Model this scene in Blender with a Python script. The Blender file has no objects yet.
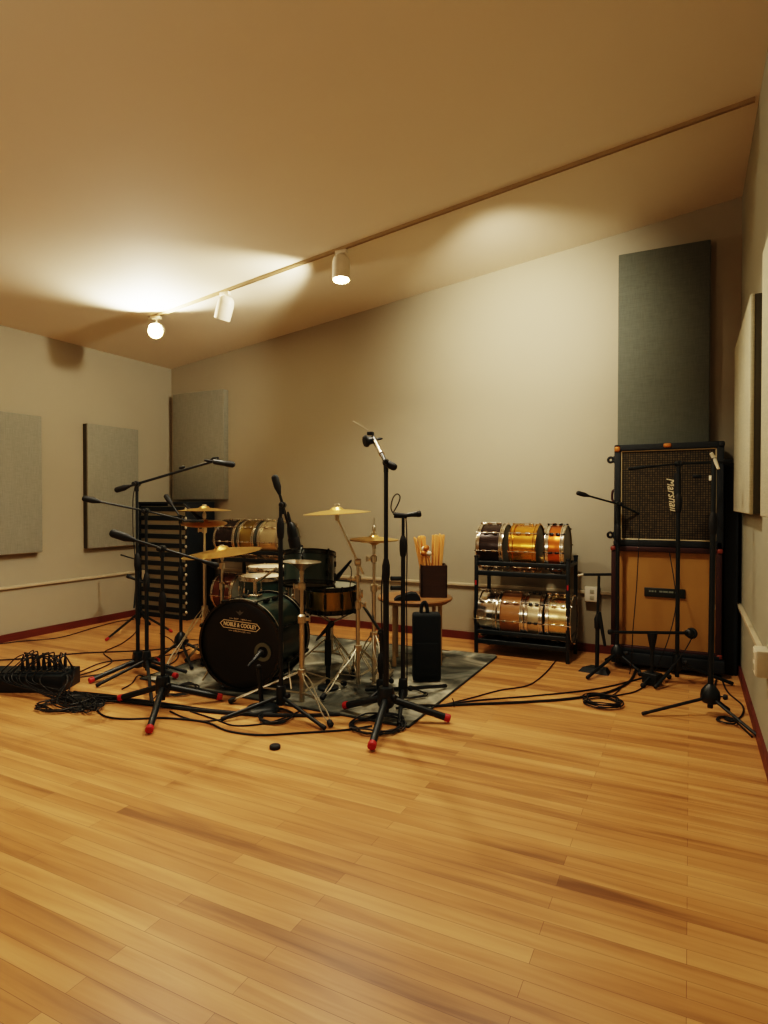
import bpy, math, random
from mathutils import Vector, Matrix
random.seed(11)
C = bpy.context.scene.collection
PI = math.pi
V = Vector

# ---------------------------------------------------------------- camera geometry (used to read distances off the photograph)
F, H = 610.0, 1.15
YAW, PIT = math.atan(306 / F), math.atan(9 / F)
FWD = V((-math.sin(YAW) * math.cos(PIT), math.cos(YAW) * math.cos(PIT), -math.sin(PIT)))
RT = V((math.cos(YAW), math.sin(YAW), 0))
UP = RT.cross(FWD)
CAM = V((0, 0, H))
def ray(px, py): return FWD + RT * ((px - 384) / F) + UP * ((512 - py) / F)
def W(px, py, d): return CAM + ray(px, py) * d                  # point at a distance d in front of the camera
def G(px, py, z=0.0):                                           # point on the floor (or at height z)
    r = ray(px, py); return CAM + r * ((z - H) / r.z)
def PY(px, py, y): r = ray(px, py); return CAM + r * (y / r.y)  # point on a plane parallel to the back wall
def PX(px, py, x): r = ray(px, py); return CAM + r * (x / r.x)
def dist(p): return (V(p) - CAM).dot(FWD)

# ---------------------------------------------------------------- materials
def lin(c):
    out = []
    for v in c:
        v /= 255.0
        out.append(v / 12.92 if v <= 0.04045 else ((v + 0.055) / 1.055) ** 2.4)
    return tuple(out) + (1.0,)
MATS = {}
def mat(name, rgb, rough=0.5, metal=0.0, var=0.12, scale=12.0, bump=0.0, bscale=200.0, coat=0.0, stretch=(1, 1, 1), spec=0.5):
    if name in MATS: return MATS[name]
    m = bpy.data.materials.new(name); m.use_nodes = True
    nt = m.node_tree; N = nt.nodes; L = nt.links
    b = N['Principled BSDF']
    tc = N.new('ShaderNodeTexCoord'); mp = N.new('ShaderNodeMapping'); mp.inputs['Scale'].default_value = stretch
    L.new(tc.outputs['Object'], mp.inputs['Vector'])
    nz = N.new('ShaderNodeTexNoise'); nz.inputs['Scale'].default_value = scale; nz.inputs['Detail'].default_value = 5
    L.new(mp.outputs['Vector'], nz.inputs['Vector'])
    mx = N.new('ShaderNodeMix'); mx.data_type = 'RGBA'
    c = lin(rgb)
    mx.inputs['A'].default_value = tuple(x * (1 - var) for x in c[:3]) + (1,)
    mx.inputs['B'].default_value = tuple(min(1, x * (1 + var)) for x in c[:3]) + (1,)
    L.new(nz.outputs['Fac'], mx.inputs['Factor']); L.new(mx.outputs['Result'], b.inputs['Base Color'])
    b.inputs['Roughness'].default_value = rough; b.inputs['Metallic'].default_value = metal
    b.inputs['Coat Weight'].default_value = coat; b.inputs['Specular IOR Level'].default_value = spec
    if bump:
        n2 = N.new('ShaderNodeTexNoise'); n2.inputs['Scale'].default_value = bscale; n2.inputs['Detail'].default_value = 3
        L.new(mp.outputs['Vector'], n2.inputs['Vector'])
        bp = N.new('ShaderNodeBump'); bp.inputs['Strength'].default_value = bump; bp.inputs['Distance'].default_value = 0.01
        L.new(n2.outputs['Fac'], bp.inputs['Height']); L.new(bp.outputs['Normal'], b.inputs['Normal'])
    MATS[name] = m; return m
def emit(name, rgb, strength):
    m = bpy.data.materials.new(name); m.use_nodes = True
    b = m.node_tree.nodes['Principled BSDF']; b.inputs['Base Color'].default_value = lin(rgb)
    b.inputs['Emission Color'].default_value = lin(rgb); b.inputs['Emission Strength'].default_value = strength
    MATS[name] = m; return m

WALL = mat('wall_paint', (163, 154, 133), 0.75, var=0.03, scale=3, bump=0.05, bscale=90)
WALL_R = mat('right_wall_paint', (158, 154, 134), 0.75, var=0.03, scale=3, bump=0.05, bscale=90)
CEIL = mat('ceiling_paint', (222, 210, 188), 0.8, var=0.02, scale=3)
BASE = mat('red_wood_trim', (98, 42, 28), 0.5, var=0.25, scale=6, stretch=(2, 2, 20))
CONDUIT = mat('painted_conduit', (188, 174, 146), 0.5)
BLACK = mat('black_powder_coat', (14, 24, 28), 0.42, var=0.2)
BLACKR = mat('black_rubber', (13, 16, 17), 0.65, var=0.2)
BLACKM = mat('black_cloth', (12, 21, 25), 0.9, var=0.25, bump=0.3, bscale=300)
CABLE = mat('black_cable_jacket', (17, 18, 18), 0.55)
REDT = mat('red_rubber_tip', (172, 34, 34), 0.5)
CHROME = mat('chrome', (214, 206, 192), 0.16, 1.0, var=0.05)
STEEL = mat('satin_steel', (200, 192, 172), 0.36, 1.0, var=0.08)
BRASS = mat('cymbal_bronze', (222, 186, 116), 0.36, 1.0, var=0.12, scale=20)
GREEN = mat('dark_green_lacquer', (40, 62, 56), 0.34, var=0.1, coat=0.4)
HOOPB = mat('black_lacquer_hoop', (14, 20, 20), 0.25, coat=0.3)
SILVLINE = mat('hoop_inlay', (196, 194, 176), 0.35, 0.6)
HEADB = mat('black_drum_head', (16, 18, 18), 0.45, var=0.15)
HEADW = mat('coated_white_head', (228, 216, 190), 0.55, var=0.04)
HEADG = mat('clear_grey_head', (122, 122, 108), 0.4, var=0.06)
PORT = mat('port_ring', (104, 108, 92), 0.45)
LOGO = mat('cream_print', (240, 226, 190), 0.5, var=0.05)
WOODL = mat('light_turned_wood', (228, 172, 100), 0.5, var=0.25, scale=5, stretch=(8, 8, 1))
WOODT = mat('table_wood', (140, 102, 64), 0.35, var=0.25, scale=4, stretch=(2, 12, 12))
WOODLEG = mat('pale_leg_wood', (160, 132, 92), 0.5, var=0.2, scale=4, stretch=(12, 12, 1))
WOODD = mat('dark_walnut', (56, 38, 28), 0.5, var=0.45, scale=3, stretch=(2, 2, 18))
TAN = mat('tan_grille_cloth', (162, 122, 66), 0.85, var=0.16, scale=3, bump=0.25, bscale=500)
DRED = mat('oxblood_vinyl', (54, 22, 18), 0.55, var=0.2)
TOLEX = mat('black_tolex', (15, 25, 31), 0.6, var=0.2, bump=0.4, bscale=400)
PIPING = mat('cream_piping', (204, 188, 150), 0.5)
ORANGE = mat('amber_corner', (176, 112, 44), 0.45, 0.3)
WHITEM = mat('white_metal', (226, 216, 196), 0.4)
WHITEP = mat('white_plastic', (198, 190, 168), 0.45)
GREYPL = mat('grey_felt_backing', (178, 172, 148), 0.8)
BULB = emit('lit_bulb', (255, 232, 178), 40.0)

def panel_mat(name, rgb):
    m = mat(name, rgb, 0.95, var=0.0)
    nt = m.node_tree; N = nt.nodes; L = nt.links; b = N['Principled BSDF']
    tc = N.new('ShaderNodeTexCoord')
    outs = []
    for st in ((14, 14, 260), (260, 260, 14)):
        mp = N.new('ShaderNodeMapping'); mp.inputs['Scale'].default_value = st
        nz = N.new('ShaderNodeTexNoise'); nz.inputs['Scale'].default_value = 1.0; nz.inputs['Detail'].default_value = 3
        L.new(tc.outputs['Object'], mp.inputs['Vector']); L.new(mp.outputs['Vector'], nz.inputs['Vector']); outs.append(nz.outputs['Fac'])
    ad = N.new('ShaderNodeMath'); ad.operation = 'ADD'; L.new(outs[0], ad.inputs[0]); L.new(outs[1], ad.inputs[1])
    rp = N.new('ShaderNodeMapRange'); rp.inputs['From Min'].default_value = 0.7; rp.inputs['From Max'].default_value = 1.3
    L.new(ad.outputs[0], rp.inputs['Value'])
    mx = N.new('ShaderNodeMix'); mx.data_type = 'RGBA'; c = lin(rgb)
    mx.inputs['A'].default_value = tuple(x * 0.85 for x in c[:3]) + (1,); mx.inputs['B'].default_value = tuple(x * 1.15 for x in c[:3]) + (1,)
    L.new(rp.outputs['Result'], mx.inputs['Factor']); L.new(mx.outputs['Result'], b.inputs['Base Color'])
    bp = N.new('ShaderNodeBump'); bp.inputs['Strength'].default_value = 0.25; bp.inputs['Distance'].default_value = 0.004
    L.new(ad.outputs[0], bp.inputs['Height']); L.new(bp.outputs['Normal'], b.inputs['Normal'])
    return m
FELT = panel_mat('grey_woven_panel', (136, 134, 120))
FELTD = panel_mat('slate_woven_panel', (92, 95, 85))
FELTC = panel_mat('cream_woven_panel', (176, 170, 146))

def floor_mat():
    m = bpy.data.materials.new('maple_strip_floor'); m.use_nodes = True
    nt = m.node_tree; N = nt.nodes; L = nt.links; b = N['Principled BSDF']
    tc = N.new('ShaderNodeTexCoord')
    br = N.new('ShaderNodeTexBrick'); br.offset = 0.37; br.offset_frequency = 2
    for k, v in (('Scale', 1.0), ('Mortar Size', 0.0006), ('Mortar Smooth', 0.3), ('Bias', 0.0), ('Brick Width', 0.95), ('Row Height', 0.058)):
        br.inputs[k].default_value = v
    br.inputs['Color1'].default_value = (0, 0, 0, 1); br.inputs['Color2'].default_value = (1, 1, 1, 1); br.inputs['Mortar'].default_value = (0.1, 0.1, 0.1, 1)
    L.new(tc.outputs['Object'], br.inputs['Vector'])
    mp = N.new('ShaderNodeMapping'); mp.inputs['Scale'].default_value = (1.6, 26, 1)
    L.new(tc.outputs['Object'], mp.inputs['Vector'])
    g = N.new('ShaderNodeTexNoise'); g.inputs['Scale'].default_value = 1.0; g.inputs['Detail'].default_value = 6; g.inputs['Distortion'].default_value = 0.6
    L.new(mp.outputs['Vector'], g.inputs['Vector'])
    mp2 = N.new('ShaderNodeMapping'); mp2.inputs['Scale'].default_value = (0.9, 4.5, 1)
    L.new(tc.outputs['Object'], mp2.inputs['Vector'])
    g2 = N.new('ShaderNodeTexNoise'); g2.inputs['Scale'].default_value = 1.0; g2.inputs['Detail'].default_value = 4
    L.new(mp2.outputs['Vector'], g2.inputs['Vector'])
    sep = N.new('ShaderNodeSeparateColor'); L.new(br.outputs['Color'], sep.inputs['Color'])
    def madd(a, ka, bb, kb):
        m1 = N.new('ShaderNodeMath'); m1.operation = 'MULTIPLY'; L.new(a, m1.inputs[0]); m1.inputs[1].default_value = ka
        m2 = N.new('ShaderNodeMath'); m2.operation = 'MULTIPLY_ADD'; L.new(bb, m2.inputs[0]); m2.inputs[1].default_value = kb; L.new(m1.outputs[0], m2.inputs[2])
        return m2.outputs[0]
    s = madd(madd(sep.outputs['Red'], 0.24, g.outputs['Fac'], 0.62), 1.0, g2.outputs['Fac'], 0.55)
    cr = N.new('ShaderNodeValToRGB'); e = cr.color_ramp.elements
    e[0].position = 0.40; e[0].color = lin((124, 82, 46)); e[1].position = 0.98; e[1].color = lin((216, 168, 110))
    k = cr.color_ramp.elements.new(0.66); k.color = lin((184, 133, 80))
    L.new(s, cr.inputs['Fac'])
    mx = N.new('ShaderNodeMix'); mx.data_type = 'RGBA'; L.new(br.outputs['Fac'], mx.inputs['Factor'])
    L.new(cr.outputs['Color'], mx.inputs['A']); mx.inputs['B'].default_value = lin((104, 66, 32))
    L.new(mx.outputs['Result'], b.inputs['Base Color'])
    b.inputs['Roughness'].default_value = 0.36; b.inputs['Specular IOR Level'].default_value = 0.35
    bp = N.new('ShaderNodeBump'); bp.inputs['Strength'].default_value = 0.15; bp.inputs['Distance'].default_value = 0.002
    L.new(br.outputs['Fac'], bp.inputs['Height']); bp.invert = True; L.new(bp.outputs['Normal'], b.inputs['Normal'])
    return m
FLOOR = floor_mat()

def rug_mat():
    m = mat('worn_grey_rug', (92, 94, 84), 0.95, var=0.0)
    nt = m.node_tree; N = nt.nodes; L = nt.links; b = N['Principled BSDF']
    tc = N.new('ShaderNodeTexCoord')
    a = N.new('ShaderNodeTexNoise'); a.inputs['Scale'].default_value = 2.6; a.inputs['Detail'].default_value = 4; a.inputs['Distortion'].default_value = 1.2
    L.new(tc.outputs['Object'], a.inputs['Vector'])
    cr = N.new('ShaderNodeValToRGB'); e = cr.color_ramp.elements
    e[0].position = 0.40; e[0].color = lin((72, 74, 66)); e[1].position = 0.66; e[1].color = lin((190, 184, 162))
    k = e.new(0.52); k.color = lin((122, 121, 108))
    L.new(a.outputs['Fac'], cr.inputs['Fac']); L.new(cr.outputs['Color'], b.inputs['Base Color'])
    f = N.new('ShaderNodeTexNoise'); f.inputs['Scale'].default_value = 350
    L.new(tc.outputs['Object'], f.inputs['Vector'])
    bp = N.new('ShaderNodeBump'); bp.inputs['Strength'].default_value = 0.5; bp.inputs['Distance'].default_value = 0.004
    L.new(f.outputs['Fac'], bp.inputs['Height']); L.new(bp.outputs['Normal'], b.inputs['Normal'])
    return m
RUG = rug_mat()

def grille_mat():                    # dark woven salt-and-pepper cloth with a fine square grid
    m = mat('checked_grille_cloth', (58, 54, 40), 0.9, var=0.0)
    nt = m.node_tree; N = nt.nodes; L = nt.links; b = N['Principled BSDF']
    tc = N.new('ShaderNodeTexCoord'); mp = N.new('ShaderNodeMapping'); mp.inputs['Rotation'].default_value = (PI / 2, 0, 0)
    L.new(tc.outputs['Object'], mp.inputs['Vector'])
    br = N.new('ShaderNodeTexBrick'); br.offset = 0.0
    for k, v in (('Scale', 1.0), ('Mortar Size', 0.0022), ('Brick Width', 0.0155), ('Row Height', 0.0155)): br.inputs[k].default_value = v
    br.inputs['Color1'].default_value = lin((66, 58, 42)); br.inputs['Color2'].default_value = lin((92, 80, 56)); br.inputs['Mortar'].default_value = lin((22, 22, 18))
    L.new(mp.outputs['Vector'], br.inputs['Vector']); L.new(br.outputs['Color'], b.inputs['Base Color'])
    return m
GRILLE = grille_mat()

# ---------------------------------------------------------------- mesh helpers
def frame(d):
    d = V(d).normalized()
    a = V((0, 0, 1)) if abs(d.z) < 0.95 else V((1, 0, 0))
    u = d.cross(a).normalized(); return u, d.cross(u).normalized(), d
class MB:
    def __init__(s): s.v, s.f = [], []
    def add(s, vs, fs, M=None):
        o = len(s.v)
        s.v += [(M @ V(v)) if M is not None else V(v) for v in vs]
        s.f += [tuple(i + o for i in f) for f in fs]; return s
    def box(s, c, size, rz=0.0, M=None, bev=0.0):
        x, y, z = (k / 2 for k in size)
        R = Matrix.Translation(V(c)) @ Matrix.Rotation(rz, 4, 'Z')
        if M is not None: R = M @ R
        if bev <= 0:
            vs = [(sx * x, sy * y, sz * z) for sz in (-1, 1) for sx, sy in ((-1, -1), (1, -1), (1, 1), (-1, 1))]
            return s.add(vs, [(3, 2, 1, 0), (4, 5, 6, 7), (0, 1, 5, 4), (1, 2, 6, 5), (2, 3, 7, 6), (3, 0, 4, 7)], R)
        import bmesh
        bm = bmesh.new(); bmesh.ops.create_cube(bm, size=1.0)
        for v in bm.verts: v.co = V((v.co.x * 2 * x, v.co.y * 2 * y, v.co.z * 2 * z))
        bmesh.ops.bevel(bm, geom=bm.edges[:], offset=bev, segments=3, affect='EDGES', profile=0.5)
        bm.verts.index_update()
        vs = [v.co.copy() for v in bm.verts]; fs = [tuple(v.index for v in f.verts) for f in bm.faces]; bm.free()
        return s.add(vs, fs, R)
    def tube(s, pts, r, n=10, closed=False):
        pts = [V(p) for p in pts]; k = len(pts)
        rs = list(r) if isinstance(r, (list, tuple)) else [r] * k
        tg = []
        for i in range(k):
            a = pts[(i - 1) % k] if (closed or i > 0) else pts[i]; b = pts[(i + 1) % k] if (closed or i < k - 1) else pts[i]
            t = b - a; tg.append(t.normalized() if t.length > 1e-9 else V((0, 0, 1)))
        u, w, _ = frame(tg[0]); vs, fs = [], []
        for i in range(k):
            u = (u - tg[i] * u.dot(tg[i])); u = u.normalized() if u.length > 1e-6 else frame(tg[i])[0]
            w = tg[i].cross(u)
            for j in range(n):
                a = 2 * PI * j / n; vs.append(pts[i] + (u * math.cos(a) + w * math.sin(a)) * rs[i])
        for i in range(k if closed else k - 1):
            o, p = i * n, ((i + 1) % k) * n
            for j in range(n): fs.append((o + j, o + (j + 1) % n, p + (j + 1) % n, p + j))
        if not closed: fs += [tuple(range(n - 1, -1, -1)), tuple(range((k - 1) * n, k * n))]
        return s.add(vs, fs)
    def cyl(s, a, b, r, r2=None, n=14): return s.tube([a, b], [r, r if r2 is None else r2], n)
    def lathe(s, prof, c=(0, 0, 0), axis=(0, 0, 1), n=24, M=None, closed=False):   # prof: (radius, height along the axis)
        u, w, d = frame(axis); c = V(c); vs, fs = [], []; k = len(prof)
        for r, h in prof:
            for j in range(n):
                a = 2 * PI * j / n; vs.append(c + d * h + (u * math.cos(a) + w * math.sin(a)) * max(r, 1e-5))
        for i in range(k if closed else k - 1):
            o, p = i * n, ((i + 1) % k) * n
            for j in range(n): fs.append((o + j, o + (j + 1) % n, p + (j + 1) % n, p + j))
        if not closed: fs += [tuple(range(n - 1, -1, -1)), tuple(range((k - 1) * n, k * n))]
        return s.add(vs, fs, M)
    def ring(s, R, r, c=(0, 0, 0), axis=(0, 0, 1), n=40, m=8):
        u, w, _ = frame(axis); c = V(c)
        return s.tube([c + (u * math.cos(2 * PI * i / n) + w * math.sin(2 * PI * i / n)) * R for i in range(n)], r, m, closed=True)
    def ball(s, c, r, sc=(1, 1, 1), n=16):
        k = 10; vs, fs = [], []
        for i in range(k + 1):
            t = PI * i / k
            for j in range(n):
                a = 2 * PI * j / n
                vs.append(V(c) + V((math.sin(t) * math.cos(a) * sc[0], math.sin(t) * math.sin(a) * sc[1], -math.cos(t) * sc[2])) * r)
        for i in range(k):
            for j in range(n): fs.append((i * n + j, i * n + (j + 1) % n, (i + 1) * n + (j + 1) % n, (i + 1) * n + j))
        return s.add(vs, fs)
    def poly(s, pts, ext):                                          # a flat outline pushed along ext
        k = len(pts); ext = V(ext); vs = [V(p) for p in pts] + [V(p) + ext for p in pts]
        return s.add(vs, [tuple(range(k - 1, -1, -1)), tuple(range(k, 2 * k))] + [(i, (i + 1) % k, k + (i + 1) % k, k + i) for i in range(k)])

def wloc(o):
    p = V((0, 0, 0))
    while o is not None: p += o.location; o = o.parent
    return p
def obj(name, mb, m, parent=None, origin=None, smooth=True, label=None):
    off = wloc(parent) if parent is not None else V((0, 0, 0))
    if origin is not None: off = off + (V(origin) - off)
    me = bpy.data.meshes.new(name)
    me.from_pydata([tuple(v - off) for v in mb.v], [], mb.f); me.materials.append(m); me.update()
    import bmesh
    bm = bmesh.new(); bm.from_mesh(me); bmesh.ops.recalc_face_normals(bm, faces=bm.faces[:]); bm.to_mesh(me); bm.free()
    if smooth:
        me.polygons.foreach_set('use_smooth', [True] * len(me.polygons)); me.set_sharp_from_angle(angle=math.radians(38))
    o = bpy.data.objects.new(name, me); C.objects.link(o)
    if parent is not None: o.parent = parent
    o.location = off - (wloc(parent) if parent is not None else V((0, 0, 0)))
    if label: o['label'] = label
    return o
def tag(o, label, cat, group=None):
    o['label'] = label; o['category'] = cat
    if group: o['group'] = group
    return o
def thing(name, label, cat, loc=(0, 0, 0), group=None):
    o = bpy.data.objects.new(name, None); C.objects.link(o); o.location = loc; o.empty_display_size = 0.05
    return tag(o, label, cat, group)
def struct(name, mb, m, parent=None):
    o = obj(name, mb, m, parent, smooth=False)
    if parent is None: o['kind'] = 'structure'
    return o
def dup(root, loc, label, rz=None):
    def cp(o, par):
        c = o.copy(); C.objects.link(c); c.parent = par
        for ch in list(o.children): cp(ch, c)
        return c
    r = cp(root, None); r.location = loc; r['label'] = label
    if rz is not None: r.rotation_euler.z = rz
    return r
def spline(pts, k=8, closed=False):
    pts = [V(p) for p in pts]; n = len(pts); out = []
    for i in range(n if closed else n - 1):
        p0 = pts[(i - 1) % n] if (closed or i > 0) else pts[0] * 2 - pts[1]
        p1, p2 = pts[i], pts[(i + 1) % n]
        p3 = pts[(i + 2) % n] if (closed or i < n - 2) else pts[-1] * 2 - pts[-2]
        for j in range(k):
            t = j / k; out.append(0.5 * ((2 * p1) + (p2 - p0) * t + (2 * p0 - 5 * p1 + 4 * p2 - p3) * t * t + (3 * p1 - p0 - 3 * p2 + p3) * t ** 3))
    if not closed: out.append(pts[-1])
    return out
def text_mb(s, size, M, ext=0.0006, shear=0.0, width=None, bold=0.0):
    cu = bpy.data.curves.new('lettering', 'FONT'); cu.body = s; cu.size = size; cu.align_x = 'CENTER'; cu.align_y = 'CENTER'
    cu.extrude = ext; cu.shear = shear; cu.offset = bold; cu.resolution_u = 3
    o = bpy.data.objects.new('lettering', cu); C.objects.link(o)
    bpy.context.view_layer.update()
    me = bpy.data.meshes.new_from_object(o.evaluated_get(bpy.context.evaluated_depsgraph_get()))
    vs = [v.co.copy() for v in me.vertices]; fs = [tuple(p.vertices) for p in me.polygons]
    if width:
        w = max(v.x for v in vs) - min(v.x for v in vs); k = width / w
        for v in vs: v.x *= k
    bpy.data.objects.remove(o); bpy.data.curves.remove(cu); bpy.data.meshes.remove(me)
    return MB().add(vs, fs, M)

# ---------------------------------------------------------------- the room
XL, XR, YB, YF = -5.06, 0.31, 4.92, -1.6
def zc(x): return 2.607 + 0.124 * (x - XL)
T = 0.12
struct('floor', MB().box(((XL + XR) / 2, (YB + YF) / 2, -0.05), (XR - XL + 2 * T, YB - YF + 2 * T, 0.1)), FLOOR)
struct('wall_left', MB().box((XL - T / 2, (YB + YF) / 2, 1.6), (T, YB - YF + 2 * T, 3.2)), WALL)
struct('wall_right', MB().box((XR + T / 2, (YB + YF) / 2, 1.85), (T, YB - YF + 2 * T, 3.7)), WALL_R)
struct('wall_back', MB().box(((XL + XR) / 2, YB + T / 2, 1.85), (XR - XL, T, 3.7)), WALL)
struct('wall_front', MB().box(((XL + XR) / 2, YF - T / 2, 1.85), (XR - XL, T, 3.7)), WALL)
a, b = XL - T, XR + T
struct('ceiling', MB().poly([(a, YF - T, zc(a)), (b, YF - T, zc(b)), (b, YB + T, zc(b)), (a, YB + T, zc(a))], (0, 0, 0.1)), CEIL)
bh, bt = 0.062, 0.016
struct('baseboard_left', MB().box((XL + bt / 2, (YB + YF) / 2, bh / 2), (bt, YB - YF, bh)), BASE)
struct('baseboard_back', MB().box(((XL + XR) / 2, YB - bt / 2, bh / 2), (XR - XL - 2 * bt, bt, bh)), BASE)
struct('baseboard_right', MB().box((XR - bt / 2, (YB + YF) / 2, bh / 2), (bt, YB - YF, bh)), BASE)

# cable conduit along the walls
tag(obj('conduit', MB().box((XL + 0.012, (YB - 0.04 + YF) / 2, 0.448), (0.024, YB - 0.04 - YF, 0.024), bev=0.003), CONDUIT, origin=(XL, 1, 0.44)),
    'painted surface conduit running along the left wall below the grey panels', 'conduit')
tag(obj('conduit', MB().box(((XL + XR) / 2, YB - 0.012, 0.462), (XR - XL - 0.06, 0.024, 0.024), bev=0.003), CONDUIT, origin=(-2, YB, 0.45)),
    'painted surface conduit running along the back wall behind the drums', 'conduit')
tag(obj('conduit', MB().box((XR - 0.012, (3.18 + YB - 0.04) / 2, 0.468), (0.024, YB - 0.04 - 3.18, 0.024), bev=0.003), CONDUIT, origin=(XR, 4, 0.45)),
    'painted surface conduit on the right wall ending at the outlet box', 'conduit')
def outlet(loc, nrm, label, w=0.075, h=0.115, dpt=0.05):
    t = thing('outlet_box', label, 'outlet', loc); n = V(nrm)
    sz = (dpt, w, h) if abs(n.x) > 0.5 else (w, dpt, h)
    obj('box_body', MB().box(V(loc) + n * dpt / 2, sz, bev=0.004), WHITEP, t)
    pz = (0.004, w * 0.92, h * 0.92) if abs(n.x) > 0.5 else (w * 0.92, 0.004, h * 0.92)
    pl = obj('cover_plate', MB().box(V(loc) + n * (dpt + 0.002), pz, bev=0.001), WHITEM, t)
    for dz in (-0.024, 0.024):
        s2 = (0.004, 0.03, 0.028) if abs(n.x) > 0.5 else (0.03, 0.004, 0.028)
        obj('socket', MB().box(V(loc) + n * (dpt + 0.005) + V((0, 0, dz)), s2, bev=0.001), GREYPL, pl)
outlet((-0.665, YB - 0.0, 0.45), (0, -1, 0), 'white double outlet box on the back wall beside the drum rack', w=0.11)
outlet((XR, 3.12, 0.455), (-1, 0, 0), 'white outlet box on the right wall at the end of its conduit', w=0.12)

# acoustic panels
SIDE_SHADE = mat('shaded_panel_side', (70, 66, 48), 0.8)  # shade on the panel edges, put into a darker side colour
def panel(loc, size, label, m, nrm):
    n = V(nrm); t = thing('acoustic_panel', label, 'acoustic panel', loc, 'fabric acoustic panels on the walls')
    def slab(name, d0, d1, inset, mm, bev):
        w_, h_, c_ = size[0] - inset, size[1] - inset, (d0 + d1) / 2
        sz = (d1 - d0, w_, h_) if abs(n.x) > 0.5 else (w_, d1 - d0, h_)
        obj(name, MB().box(V(loc) + n * c_ + V((0, 0, size[1] / 2)), sz, bev=bev), mm, t)
    slab('side_frame', 0.001, size[2] - 0.006, 0.004, SIDE_SHADE if abs(n.x) > 0.5 else m, 0.002)
    slab('fabric_cover', size[2] - 0.008, size[2] + 0.012, 0.0, m, 0.006)
yl0, yl1, yl2 = PX(42.5, 480, -4.99).y, PX(88, 480, -4.99).y, PX(139, 480, -4.99).y
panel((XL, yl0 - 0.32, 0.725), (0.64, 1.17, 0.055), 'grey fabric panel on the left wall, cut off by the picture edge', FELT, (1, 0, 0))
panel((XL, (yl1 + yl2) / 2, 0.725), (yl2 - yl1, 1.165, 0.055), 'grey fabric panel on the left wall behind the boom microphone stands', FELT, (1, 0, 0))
p0, p1 = PY(173, 450, YB - 0.07), PY(224, 450, YB - 0.07)
panel(((p0.x + p1.x) / 2, YB, 1.185), (p1.x - p0.x, 1.13, 0.06), 'grey fabric panel on the back wall above the black slatted cabinet', FELT, (0, -1, 0))
p0, p1 = PY(618, 350, YB - 0.1), PY(710, 350, YB - 0.1)
panel(((p0.x + p1.x) / 2, YB, 0.9), (p1.x - p0.x, 2.08, 0.085), 'tall slate fabric panel on the back wall rising behind the guitar cabinet', FELTD, (0, -1, 0))
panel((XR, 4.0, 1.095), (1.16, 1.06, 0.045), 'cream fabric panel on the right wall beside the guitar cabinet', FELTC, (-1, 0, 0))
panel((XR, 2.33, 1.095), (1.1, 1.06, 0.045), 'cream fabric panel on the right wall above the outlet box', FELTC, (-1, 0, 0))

# track lighting
TY = 3.75
TXa, TXb = -4.08, XR - 0.02
ang = math.atan(0.124)
def track_pt(x, dz=0.0): return V((x, TY, zc(x) + dz))
tr = thing('light_track', 'thin white lighting track running up the sloped ceiling', 'light track', track_pt(-2.5))
u = V((1, 0, 0.124)).normalized()
mid = (track_pt(TXa) + track_pt(TXb)) / 2
Mt = Matrix.Translation(mid + V((0, 0, -0.010))) @ Matrix.Rotation(-ang, 4, 'Y')
ln = (track_pt(TXb) - track_pt(TXa)).length
mb = MB().box((0, -0.010, 0), (ln, 0.005, 0.02), M=Mt); mb.box((0, 0.010, 0), (ln, 0.005, 0.02), M=Mt); mb.box((0, 0, 0.008), (ln, 0.024, 0.004), M=Mt)
obj('rail', mb, mat('tan_rail', (176, 154, 118), 0.5), tr)
obj('conductor', MB().box((0, 0, 0.002), (ln, 0.012, 0.006), M=Mt), STEEL, tr)
obj('end_cap', MB().box(track_pt(TXa - 0.01, -0.011), (0.02, 0.034, 0.024), bev=0.003), WHITEM, tr)
def track_head(x, aim, label, lit, r=0.064, L=0.18):
    top = track_pt(x, -0.02); t = thing('track_spotlight', label, 'spotlight', top, 'ceiling track spotlights')
    obj('adapter', MB().box(top + V((0, 0, -0.012)), (0.09, 0.03, 0.026), bev=0.004), WHITEM, t)
    c = top + V((0, 0, -0.115)); aim = V(aim).normalized()
    obj('stem', MB().cyl(top + V((0, 0, -0.02)), c + V((0, 0, 0.03)), 0.009), WHITEM, t)
    b0 = c - aim * L * 0.45
    prof = [(0.0, 0.0), (r * 0.55, 0.0), (r * 0.86, 0.018), (r, 0.05), (r, L), (r - 0.005, L), (r - 0.006, 0.055), (0.0, 0.05)]
    obj('lamp_can', MB().lathe(prof, b0, aim, 28), WHITEM, t)
    kb = [(0.0, 0.052), (0.022, 0.054), (0.03, 0.085), (r - 0.01, L - 0.018), (r - 0.016, L - 0.008), (0, L - 0.005)]
    obj('bulb', MB().lathe(kb, b0, aim, 24), BULB if lit else HEADG, t)
    return b0 + aim * L, aim
h1, a1 = track_head(-4.02, (0.62, -0.72, -0.32), 'lit white track spotlight turned to the room, next to the track end', True)
h2, a2 = track_head(-3.28, (-0.42, 0.1, -0.95), 'unlit white track spotlight, middle one of the three', False)
h3, a3 = track_head(-2.22, (0.05, -0.1, -1.0), 'lit white track spotlight pointing straight down', True)

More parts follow.
